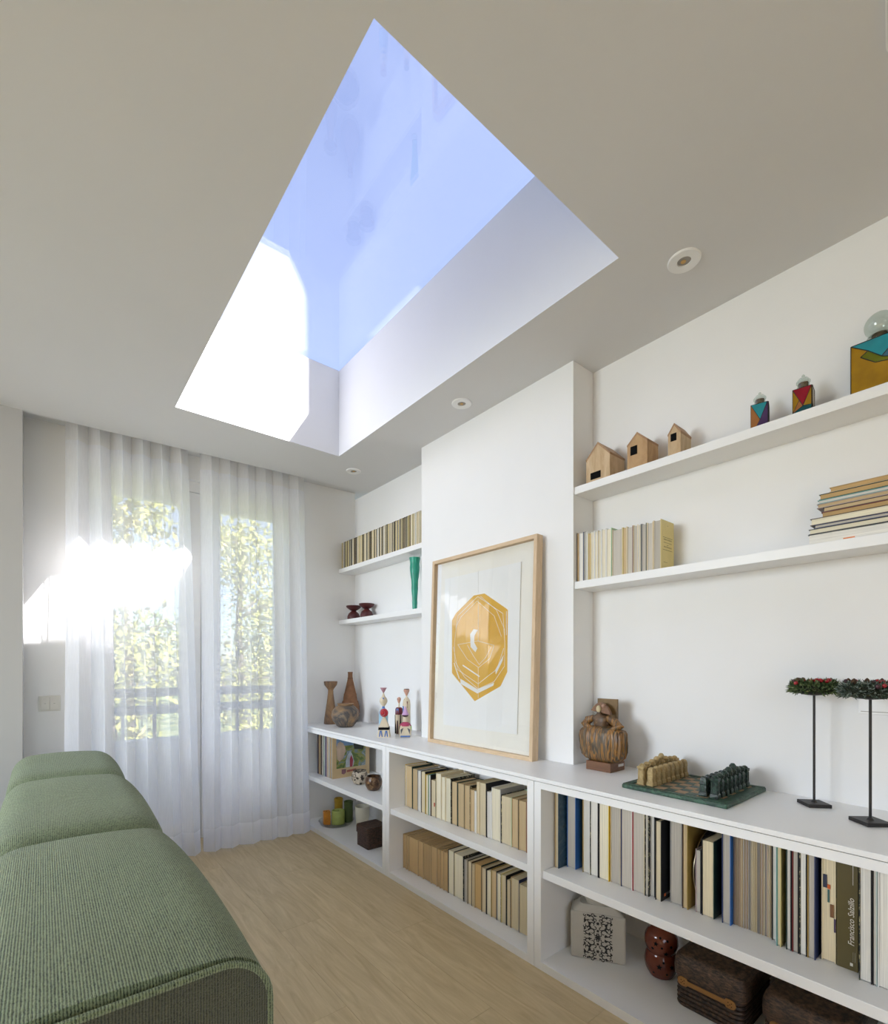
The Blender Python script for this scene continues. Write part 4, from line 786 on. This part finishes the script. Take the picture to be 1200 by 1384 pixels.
def ring(z, ry, rx, yc=0.0, xc=0.0, ruf=0.0, ph=0.0, n=144):
    out = []
    for i in range(n):
        a = 2 * PI * i / n; c_, s_ = math.cos(a), math.sin(a); e = 0.62
        k2 = 1 + ruf * math.sin(27 * a + ph) + ruf * 0.8 * math.sin(17 * a - 2 * ph)
        out.append((xc + rx * k2 * math.copysign(abs(c_) ** e, c_), yc + ry * k2 * math.copysign(abs(s_) ** e, s_), z))
    return out
sk_ = [ring(.038, .062, .030, 0, -.012, .012, 0), ring(.046, .078, .036, 0, -.014, .022, .1), ring(.060, .092, .042, 0, -.016, .03, .25), ring(.085, .100, .045, 0, -.018, .032, .5), ring(.115, .103, .046, 0, -.018, .03, .8), ring(.140, .104, .045, .001, -.018, .028, 1.1), ring(.160, .102, .043, .001, -.017, .022, 1.4), ring(.172, .095, .040, .002, -.015, .016, 1.6), ring(.180, .070, .034, .005, -.012, .01, 1.7), ring(.187, .030, .022, .012, -.008, .01, 1.8)]
MB().loft(sk_).build('skirt', LADY, st, sharp=1.2)
MB().loft([ring(.176, .026, .022, .014, -.008), ring(.200, .030, .023, .016, -.008), ring(.218, .038, .024, .018, -.008), ring(.228, .030, .02, .020, -.008), ring(.236, .012, .012, .022, -.008), ring(.244, .009, .010, .023, -.009)]).build('bodice', patches('bodice_dark', [(0.3, (0.05, 0.03, 0.02)), (0.6, (0.13, 0.07, 0.03)), (0.7, (0.3, 0.17, 0.07))], 30, 0.45, 1.0, 'LINEAR'), st, sharp=1.2)
for sg, pts in ((1, [(-.008, .050, .220), (-.012, .078, .205), (-.018, .086, .190), (-.026, .070, .178), (-.032, .045, .172)]), (-1, [(-.008, -.014, .222), (-.010, -.05, .206), (-.016, -.074, .188), (-.024, -.062, .176), (-.032, -.03, .170)])):
    MB().tube(pts, [.012, .019, .020, .016, .008], 12).build('sleeve', LADY, st, sharp=1.2)
MB().lathe([(0.001, -.015), (0.007, -.012), (0.0105, -.004), (0.0108, .004), (0.007, .013), (0.001, .0155)], 18).build('head', plain('pale_stone', (0.60, 0.50, 0.30), 0.5, var=0.1), st, (-0.014, 0.0235, .2575))
MB().prism([(.067, .249), (.052, .246), (.036, .243), (.023, .241), (.006, .240), (-.012, .236), (-.029, .233), (-.027, .246), (-.016, .267), (.002, .281), (.018, .286), (.036, .282), (.054, .266)], -.010, .006, 'x').build('fan_hair', grain('fan_brown', (0.13, 0.06, 0.03), (0.27, 0.14, 0.07), (2, 10, 3), 10, 0.5), st, bevel=0.003)
MB().sphere((-0.012, 0.003, .2715), 0.0075, 8).build('hair_bow', plain('bow_rose', (0.42, 0.25, 0.18), 0.5), st)

# chess set
GST = patches('green_stone', [(0.25, (0.008, 0.022, 0.014)), (0.5, (0.022, 0.062, 0.036)), (0.62, (0.05, 0.12, 0.07)), (0.8, (0.012, 0.03, 0.02))], 60, 0.45, 0.6, 'LINEAR', bmp=0.4); DST = patches('dark_green_stone', [(0.25, (0.006, 0.010, 0.008)), (0.5, (0.014, 0.028, 0.02)), (0.66, (0.035, 0.08, 0.055))], 70, 0.35, 0.8, 'LINEAR', bmp=0.5)
SST = patches('sand_stone', [(0.25, (0.26, 0.18, 0.07)), (0.5, (0.40, 0.29, 0.13)), (0.75, (0.52, 0.40, 0.20))], 60, 0.7, 0.6, 'LINEAR', bmp=0.4)
cbx, cby, CB = 1.798, 0.782, 0.171
ch = thing('chess_board', 'green stone chess board with sand-coloured squares on the worktop', 'chess board', (cbx, cby, ZW))
MB().box(-CB, CB, -CB - 0.006, CB + 0.006, 0, 0.014).build('slab', GST, ch, bevel=0.003)
for s_ in (-1, 1): MB().box(-CB + .004, CB - .004, s_ * (CB - .008) - .012, s_ * (CB - .008) + .012, .014, .0165).build('border', GST, ch, bevel=0.001); MB().box(s_ * (CB - .014) - .010, s_ * (CB - .014) + .010, -CB + .02, CB - .02, .014, .0165).build('border', GST, ch, bevel=0.001)
SQ = 0.0355; sqA = MB().box(-SQ / 2 + .0006, SQ / 2 - .0006, -SQ / 2 + .0006, SQ / 2 - .0006, .014, .0158).mesh('square', patches('square_sand', [(0.3, (0.28, 0.17, 0.09)), (0.6, (0.42, 0.28, 0.16)), (0.75, (0.10, 0.12, 0.07))], 45, 0.7, 1.0, 'LINEAR')); sqB = MB().box(-SQ / 2 + .0006, SQ / 2 - .0006, -SQ / 2 + .0006, SQ / 2 - .0006, .014, .0158).mesh('square', GST)
for i in range(8):
    for j in range(8):
        q2 = bpy.data.objects.new('square', sqA if (i + j) % 2 else sqB); COL.objects.link(q2); q2.parent = ch; q2.location = ((i - 3.5) * SQ, (j - 3.5) * SQ, 0)
def piece_mesh(kind, mat):
    mb = MB(); sq4 = lambda r, z: (r * 1.414, z)
    def tower(prof, rot=PI / 4): mb.lathe([sq4(r, z) for r, z in prof], 4, smooth=False, rot=rot)
    H_ = {'pawn': .058, 'rook': .066, 'knight': .068, 'bishop': .072, 'queen': .078, 'king': .085}[kind]
    tower([(.0145, 0), (.0150, .004), (.0145, .012), (.0122, .014)])
    if kind == 'pawn': tower([(.0122, .014), (.0110, .034), (.0125, .036), (.0115, .046), (.0085, .055), (.005, .058)]); mb.box(-.0125, -.010, -.006, .006, .016, .032); mb.box(-.006, .006, -.0125, -.010, .016, .032)
    elif kind == 'rook':
        tower([(.0122, .014), (.0118, .048), (.0142, .050), (.0142, .058)])
        mb.lathe([(.014, .058), (.010, .063), (.004, H_)], 8)
        for sg in (-1, 1): mb.box(sg * .007 - .002, sg * .007 + .002, -.0135, -.011, .018, .046); mb.box(-.0135, -.011, sg * .007 - .002, sg * .007 + .002, .018, .046)
    else:
        tower([(.0122, .014), (.0105, .032), (.0125, .034), (.0120, .046), (.0095, .050)]); hz = H_ - .052
        mb.lathe([(.009, .050), (.0125, .050 + hz * .25), (.0115, .050 + hz * .55), (.014, .050 + hz * .62), (.0125, .050 + hz * .85), (.006, H_)], 10)
        mb.box(-.0145, -.010, -.004, .004, .054, .064); mb.box(-.004, .004, -.0145, -.010, .054, .064)
        for sg in (-1, 1): mb.box(-.0135, -.0105, sg * .007 - .0022, sg * .007 + .0022, .016, .044); mb.box(sg * .007 - .0022, sg * .007 + .0022, -.0135, -.0105, .016, .044)
    return mb.mesh('chess_piece', mat, bevel=0.0008, seg=1)
KIND = ['rook', 'knight', 'bishop', 'queen', 'king', 'bishop', 'knight', 'rook']
for cname, mat, j0, j1 in (('sand', SST, 3.5, 2.5), ('dark green', DST, -3.5, -2.5)):
    MM = {k2: piece_mesh(k2, mat) for k2 in set(KIND) | {'pawn'}}
    for i in range(8):
        for kd, j in ((KIND[i], j0), ('pawn', j1)):
            q2 = bpy.data.objects.new('chess_' + kd, MM[kd]); COL.objects.link(q2); q2.location = (cbx + (i - 3.5) * SQ, cby + j * SQ, ZW + .0158)
            q2.rotation_euler = (0, 0, rnd.uniform(-.12, .12) + (PI if j > 0 and False else 0))
            q2.scale = (.86, .86, 1.12); tag(q2, f'{cname} stone chess {kd}, {ordinal(i + 1)} from the worktop front in its {"back" if kd != "pawn" else "pawn"} row', 'chess piece', cname + ' chess pieces')

# wreaths on slender stands
IRON = plain('dark_iron', (0.02, 0.017, 0.016), 0.5, var=0.2, scale=60)
NEED = [patches('fir_frosted', [(0.3, (0.012, 0.03, 0.014)), (0.5, (0.04, 0.065, 0.04)), (0.62, (0.30, 0.35, 0.31))], 120, 0.8, 0.3, 'LINEAR'), patches('fir_green', [(0.3, (0.012, 0.03, 0.008)), (0.5, (0.05, 0.09, 0.02)), (0.64, (0.24, 0.28, 0.14))], 120, 0.8, 0.3, 'LINEAR')]
def wreath_stand(lb, lbw, x, y, rz, zt, R, half, mat, seed, sp):
    o = thing('wreath_stand', lb, 'stand', (x, y, ZW), rz, group='slender black stands')
    MB().box(-half, half, -half, half, 0, .011).build('base', IRON, o, bevel=0.0015); MB().lathe([(.009, .011), (.006, .015), (.0035, .018)], 14).build('collar', IRON, o)
    MB().lathe([(.0034, .011), (.0034, zt - ZW - .004)], 10).build('pole', IRON, o); MB().lathe([(.0034, zt - ZW - .006), (R * .5, zt - ZW - .002), (R * .5, zt - ZW), (.001, zt - ZW)], 28).build('dish', IRON, o)
    q = random.Random(seed); wr = thing('wreath', lbw, 'wreath', (x, y, zt + 0.0003), 0, group='small winter wreaths')
    core = MB(); n = 28; rings = []
    for i in range(n + 1):
        a = 2 * PI * i / n; c_ = Vector((math.cos(a), math.sin(a), 0)) * R * .62; rings.append([tuple(c_ + (Vector((math.cos(a), math.sin(a), 0)) * math.cos(b) + Vector((0, 0, 1)) * math.sin(b)) * R * .20 + Vector((0, 0, R * .21))) for b in [2 * PI * k2 / 8 for k2 in range(8)]])
    core.loft(rings, caps=False).build('ring', plain('moss_core', (0.02, 0.025, 0.012), 0.95), wr)
    lf = MB()
    for i in range(1500):
        a = q.uniform(0, 2 * PI); b = q.uniform(-.9, PI + .5); u = Vector((math.cos(a), math.sin(a), 0)); nrm = (u * math.cos(b) + Vector((0, 0, 1)) * math.sin(b)).normalized()
        base = u * R * .64 + nrm * R * .18 + Vector((0, 0, R * .24)); d = (nrm + Vector((q.uniform(-.9, .9), q.uniform(-.9, .9), q.uniform(-.5, .9)))).normalized(); l = q.uniform(.011, .024) * sp
        s_ = d.cross(Vector((q.uniform(-1, 1), q.uniform(-1, 1), q.uniform(-1, 1)))).normalized() * q.uniform(.0016, .0034)
        P4 = [base, base + d * l * .5 + s_, base + d * l, base + d * l * .5 - s_]
        if min(p_.z for p_ in P4) > 0.0005 or (min(p_.xy.length for p_ in P4) > R * .52 and min(p_.z for p_ in P4) > -.008): lf.add(P4, [(0, 1, 2, 3)])
    stuff(lf.build('leaves', mat, wr))
    for i in range(16):
        a = q.uniform(0, 2 * PI) if i > 7 else q.uniform(PI * .75, PI * 1.75); b = q.uniform(.5, 2.3); u = Vector((math.cos(a), math.sin(a), 0)); c_ = u * R * .62 + (u * math.cos(b) + Vector((0, 0, 1)) * math.sin(b)) * R * .40 + Vector((0, 0, R * .25))
        MB().sphere(tuple(c_), q.uniform(.005, .0075), 6).build('berry', plain('berry_red', (0.33, 0.012, 0.02), 0.25) if q.random() < .65 else plain('berry_plum', (0.05, 0.012, 0.02), 0.4), wr)
    for i in range(5):
        a = q.uniform(0, 2 * PI); u = Vector((math.cos(a), math.sin(a), 0)); c_ = u * R * .66 + Vector((0, 0, R * .50)); MB().lathe([(.001, 0), (.006, .003), (.0075, .008), (.005, .014), (.001, .018)], 9, tuple(c_)).build('pine_cone', plain('cone_brown', (0.08, 0.04, 0.02), 0.8, bmp=0.5, bscale=300), wr)
wreath_stand('black stand with square foot under the greener wreath', 'small greenish wreath with plum berries on the left-hand stand', 1.889, 0.448, -.82, 1.114, .066, .033, NEED[1], 3, 1.15)
wreath_stand('black stand with square foot under the frosted wreath', 'small frosted wreath with red berries on the right-hand stand', 1.792, 0.296, -.73, 1.113, .072, .034, NEED[0], 8, 1.1)

# left bookcase: bowls, candles, cup, wicker box
BW1 = patches('bowl_spots', [(0, (0.03, 0.018, 0.014)), (0.44, (0.40, 0.33, 0.24)), (0.50, (0.55, 0.47, 0.36))], 48, 0.5, 0.2); BW2 = patches('bowl_brown', [(0.3, (0.03, 0.015, 0.008)), (0.5, (0.11, 0.05, 0.02)), (0.66, (0.25, 0.15, 0.07))], 45, 0.3, 0.8, 'LINEAR')
for lb, x, y, m in (('pale spotted shell bowl beside the records', 1.692, 2.972, BW1), ('dark brown mottled shell bowl in front of the spotted one', 1.680, 2.768, BW2)):
    o = thing('shell_bowl', lb, 'bowl', (x, y, .39), group='two shell bowls'); pr = [(.028, 0), (.039, .006), (.053, .030), (.057, .052), (.054, .072), (.044, .092)]
    MB().lathe(pr + [(.041, .092), (.049, .072), (.052, .05), (.001, .012)], 36).build('shell', m, o); MB().lathe([(.0442, .090), (.0455, .0935), (.0415, .0945), (.0405, .091)], 36, caps=False).build('lip', plain('bowl_lip', (0.025, 0.014, 0.01), 0.4), o)
dx, dy = 1.690, 3.312
o = thing('glass_dish', 'shallow clear glass dish carrying four candles', 'dish', (dx, dy, .033)); MB().lathe([(.112, 0), (.118, .004), (.127, .026), (.130, .029), (.126, .029), (.1155, .006), (.001, .005)], 44).build('bowl', glass_mat('dish_glass', (0.92, 0.93, 0.94), 1.55), o)
def wax(n_, c): return plain('wax_' + n_, c, 0.55, var=0.12, scale=30)
zc_ = .0384
def candle(lb, px, x, zt, prof, mat, n=28, rot=0.0, sm=True):
    y = yX(px, x); o = thing('candle', lb, 'candle', (x, y, zc_), group='candles in the glass dish'); MB().lathe(prof, n, smooth=sm, rot=rot).build('wax', mat, o, bevel=0 if sm else 0.003)
    top = prof[-1][1]; MB().tube([(0, 0, top - .006), (.001, 0, top + .006), (.003, .001, top + .010)], .0012, 6).build('wick', BLACK, o)
candle('square orange candle at the front of the glass dish', 441.6, 1.618, 0, [(.034, 0), (.034, .098), (.026, .097), (.001, .092)], wax('orange', (0.58, 0.22, 0.015)), 4, .5, False)
candle('wide pale-green candle in the middle of the dish', 457.0, 1.692, 0, [(.047, 0), (.048, .09), (.045, .098), (.038, .098), (.034, .092), (.001, .090)], wax('pale_green', (0.36, 0.42, 0.11)))
candle('tall dark-green candle with melted rim, right side of dish', 471.0, 1.772, 0, [(.031, 0), (.032, .10), (.033, .145), (.035, .152), (.028, .156), (.022, .145), (.001, .135)], wax('dark_green', (0.06, 0.085, 0.02)))
candle('yellow candle with ragged rim behind the green ones', 457.5, 1.752, 0, [(.031, 0), (.031, .12), (.034, .150), (.028, .156), (.022, .14), (.001, .13)], wax('yellow', (0.45, 0.27, 0.015)))
o = thing('white_cup', 'plain white ceramic cup behind the wicker box', 'cup', (1.815, yX(489.6, 1.815), .033)); MB().lathe([(.036, 0), (.042, .004), (.050, .07), (.053, .135), (.055, .142), (.050, .142), (.046, .07), (.001, .01)], 32).build('body', plain('cup_white', (0.66, 0.63, 0.52), 0.45), o)
def wicker(name, c1, c2, zfreq=160.0):
    if name in MATS: return MATS[name]
    m, t, b, o = node_mat(name); n = noise(t, coords(t, (60, 60, zfreq)), 1.0, 4, 0.7)
    t.links.new(ramp(t, n.outputs[0], [(0.38, c1), (0.60, tuple((p + q) / 2 for p, q in zip(c1, c2))), (0.75, c2)]), b.inputs['Base Color']); b.inputs['Roughness'].default_value = 0.5; bump(t, b, n.outputs[0], 0.7, 0.004); MATS[name] = m; return m
WK = wicker('rush_weave', (0.012, 0.006, 0.004), (0.17, 0.08, 0.045))
def coils(a, b, z0, z1, r, step):
    """horizontal plaited coils of a basket wall as stacked rounded rings"""
    mb = MB(); z = z0 + step / 2
    while z < z1:
        rings = []
        for k2, (dr_, dz) in enumerate(((-.35, -.5), (0.0, -.38), (.12, 0.0), (0.0, .38), (-.35, .5))):
            rings.append([(p[0], p[1], z + dz * step) for p in rrect(a + dr_ * step, b + dr_ * step, r, 4)])
        mb.loft(rings, 0, True, False); z += step
    return mb
o = thing('wicker_box', 'small square dark wicker box with lid beside the candles', 'box', (1.668, 2.768, .033), 0.0)
coils(.073, .073, 0, .092, .012, .0085).build('body', WK, o); MB().prism(rrect(.0715, .0715, .012, 4), .001, .092).build('core', WK, o)
coils(.078, .078, .086, .130, .014, .0085).build('lid', WK, o); MB().prism(rrect(.077, .077, .014, 4), .092, .136).build('lid_top', WK, o, bevel=0.003)

# right bookcase, bottom: jar, lantern, baskets
jf = onZ(771, 1292.5, .033); jr = onZ(846, 1306.5, .033); ja = math.atan2(jr.y - jf.y, jr.x - jf.x)
jm = (jf + jr) / 2; JW = (jr - jf).length; jd = 0.105
nrm = Vector((-math.sin(ja), math.cos(ja), 0)); jc = jm + nrm * (jd / 2)
JG = plain('jar_glaze', (0.44, 0.41, 0.35), 0.35, var=0.05); INKB = plain('jar_ink', (0.012, 0.01, 0.01), 0.5)
o = thing('ceramic_jar', 'square taupe ceramic jar with black damask print and lid', 'jar', jc, ja)
MB().box(-JW / 2, JW / 2, -jd / 2, jd / 2, 0, .186).build('body', JG, o, bevel=.008, seg=3)
MB().loft([[(p[0], p[1], .184) for p in rrect(JW / 2 - .006, jd / 2 - .006, .01, 4)], [(p[0], p[1], .212) for p in rrect(JW / 2 - .034, jd / 2 - .018, .02, 4)]]).build('shoulder', JG, o)
MB().lathe([(.046, .208), (.046, .222), (.052, .225), (.052, .232), (.001, .234)], 36, sy=.72).build('lid', JG, o)
yf = -jd / 2 - .0006; J = MB()
def scroll(cx_, cz_, r, t0, t1, wd, flip=1):
    n = 16; outer = []; inner = []
    for k2 in range(n + 1):
        u = k2 / n; a = t0 + (t1 - t0) * u; rr = r * (1 - .72 * u); ww_ = wd * (1 - .55 * u)
        outer.append((cx_ + flip * (rr + ww_ / 2) * math.cos(a), cz_ + (rr + ww_ / 2) * math.sin(a))); inner.append((cx_ + flip * max(.0003, rr - ww_ / 2) * math.cos(a), cz_ + max(.0003, rr - ww_ / 2) * math.sin(a)))
    vs_ = [(p[0], yf, p[1]) for p in outer] + [(p[0], yf, p[1]) for p in inner]; J.add(vs_, [(k2, k2 + 1, n + 2 + k2, n + 1 + k2) for k2 in range(n)])
def blob(cx_, cz_, rx, rz, pet=0):
    n = 20; J.add([(cx_ + rx * (1 + .35 * math.cos(pet * 2 * PI * k2 / n)) * math.cos(2 * PI * k2 / n), yf, cz_ + rz * (1 + .35 * math.cos(pet * 2 * PI * k2 / n)) * math.sin(2 * PI * k2 / n)) for k2 in range(n)], [tuple(range(n))])
for fl_ in (-1, 1):
    for vf, zb in ((1, .094), (-1, .094)):
        for (dx_, dz_, r, t0, t1, wd) in ((.022, .020, .015, .2, 5.2, .006), (.040, .018, .011, 3.4, 8.4, .005), (.020, .048, .014, -1.2, 3.9, .006), (.042, .046, .012, 2.0, 7.0, .005), (.024, .072, .012, .5, 5.6, .005), (.044, .072, .010, 3.6, 8.2, .005), (.012, .034, .008, 1.5, 6.2, .004), (.032, .062, .008, 4.0, 9.0, .004), (.034, .033, .007, 0, 5, .004), (.010, .012, .008, 2.5, 7.5, .0045), (.050, .010, .008, 1.0, 6.0, .0045), (.052, .040, .007, 2.8, 7.4, .004), (.010, .066, .009, -.5, 4.5, .0045), (.052, .084, .006, 3, 8, .004), (.018, .086, .007, 0, 5, .004), (.033, .050, .007, 1.2, 6.4, .004)):
            if vf > 0: scroll(fl_ * dx_, zb + dz_, r, t0, t1, wd, fl_)
            else: scroll(fl_ * dx_, zb - dz_, r, -t0, -t1, wd, fl_)
        for (dx_, dz_, a_, b_) in ((.030, .008, .006, .004), (.050, .030, .004, .006), (.050, .060, .004, .007), (.036, .084, .007, .003), (.013, .060, .003, .006), (.010, .084, .005, .003)): blob(fl_ * dx_, zb + vf * dz_, a_, b_, 3)
for (z_, a_) in ((.094, .010), (.094 + .055, .006), (.094 - .055, .006), (.094 + .026, .005), (.094 - .026, .005)): blob(0, z_, a_, a_, 6)
stuff(J.build('damask_print', INKB, o))
LG = patches('lantern_glaze', [(0.3, (0.10, 0.022, 0.012)), (0.7, (0.17, 0.045, 0.022))], 12, 0.12, 0.3, 'LINEAR')
lx, ly = 1.812, 0.905
o = thing('ceramic_lantern', 'glossy brown double-bulb ceramic lantern with star cut-outs', 'lantern', (lx, ly, .033))
prl = [(.030, 0), (.042, .004), (.056, .03), (.060, .055), (.055, .080), (.048, .092), (.054, .104), (.060, .125), (.057, .150), (.045, .172), (.026, .188), (.018, .196), (.020, .204), (.001, .208)]
MB().lathe(prl, 40).build('body', LG, o)
def rad(z):
    for (r0, z0), (r1, z1) in zip(prl[:-1], prl[1:]):
        if z0 <= z <= z1: return r0 + (r1 - r0) * (z - z0) / max(1e-6, z1 - z0)
    return .05
for k2, (ang, z_, s_, five) in enumerate(((3.5, .058, .011, 1), (3.95, .034, .004, 0), (4.25, .060, .010, 1), (3.15, .03, .004, 0), (3.75, .075, .004, 0), (4.6, .045, .005, 0), (3.3, .14, .010, 1), (3.9, .108, .010, 1), (4.2, .135, .005, 0), (3.65, .13, .004, 0), (4.5, .12, .005, 0), (4.0, .155, .004, 0), (3.1, .12, .005, 0), (3.55, .162, .004, 0))):
    r = rad(z_) + .0006; n = 10 if five else 12; pts = []
    for i in range(n):
        q2 = s_ * (1 if (i % 2 == 0 or not five) else .45); a = 2 * PI * i / n + .3; z2 = z_ + q2 * math.sin(a); ang2 = ang + q2 * math.cos(a) / r; r2 = rad(z2) + .0018; pts.append((r2 * math.cos(ang2), r2 * math.sin(ang2), z2))
    MB().add(pts, [tuple(range(n))]).build('cut_out', BLACK, o)
BK = wicker('basket_rush', (0.010, 0.006, 0.004), (0.13, 0.065, 0.035), 90); BKL = wicker('basket_lid_rush', (0.014, 0.009, 0.006), (0.20, 0.11, 0.06), 200); LTH = plain('leather_tan', (0.27, 0.125, 0.032), 0.55, var=0.08)
def basket(lb, y0, y1, xf):
    o = thing('lidded_basket', lb, 'basket', ((xf + 1.972) / 2, (y0 + y1) / 2, .033), group='dark lidded baskets'); b = (y0 - y1) / 2; a = (1.972 - xf) / 2
    coils(a - .008, b - .008, 0, .115, .03, .0145).build('body', BK, o); MB().prism(rrect(a - .012, b - .012, .03, 4), .001, .115).build('core', BK, o)
    lid = MB(); lid.loft([[(p[0], p[1], z) for p in rrect(a - i_, b - i_, .03, 5)] for i_, z in ((.009, .100), (.001, .104), (0, .125), (.001, .150), (.006, .168), (.016, .178), (.030, .181))]); lid.build('lid', BKL, o)
    P2 = [(.078, -.014), (.088, -.010), (.092, 0), (.088, .012), (.078, .016), (.062, .015), (.058, .008), (-.058, .008), (-.062, .015), (-.078, .016), (-.088, .012), (-.092, 0), (-.088, -.010), (-.078, -.014), (-.062, -.013), (-.058, -.007), (.058, -.007), (.062, -.013)]
    h_ = MB().prism([(p[0] * min(1, b / .115), p[1] + .092) for p in P2], -a - .0045, -a - .0005, 'x').build('handle', LTH, o, bevel=.0008, seg=1)
    for sg in (-1, 1):
        for (u, v) in ((-.005, -.005), (.005, .005), (-.005, .005), (.005, -.005), (0, 0)): MB().box(-a - .0052, -a - .004, sg * .074 + u - .0012, sg * .074 + u + .0012, .0925 + v - .0012, .0925 + v + .0012).build('stitch', BLACK, h_)
basket('dark lidded basket with tan leather handle beside the brown lantern', .808, .578, 1.690)
basket('dark lidded basket at the far right under the book row', .538, .300, 1.688)
# red page marker on one of the paperbacks
for o_ in list(bpy.data.objects):
    if o_.get('label', '').find('eighth from left, upper row under the print') >= 0:
        MB().box(-.0006, .001, -.012, -.005, .058, .078).build('page_tab', plain('tab_red', (0.5, 0.03, 0.02)), o_); break
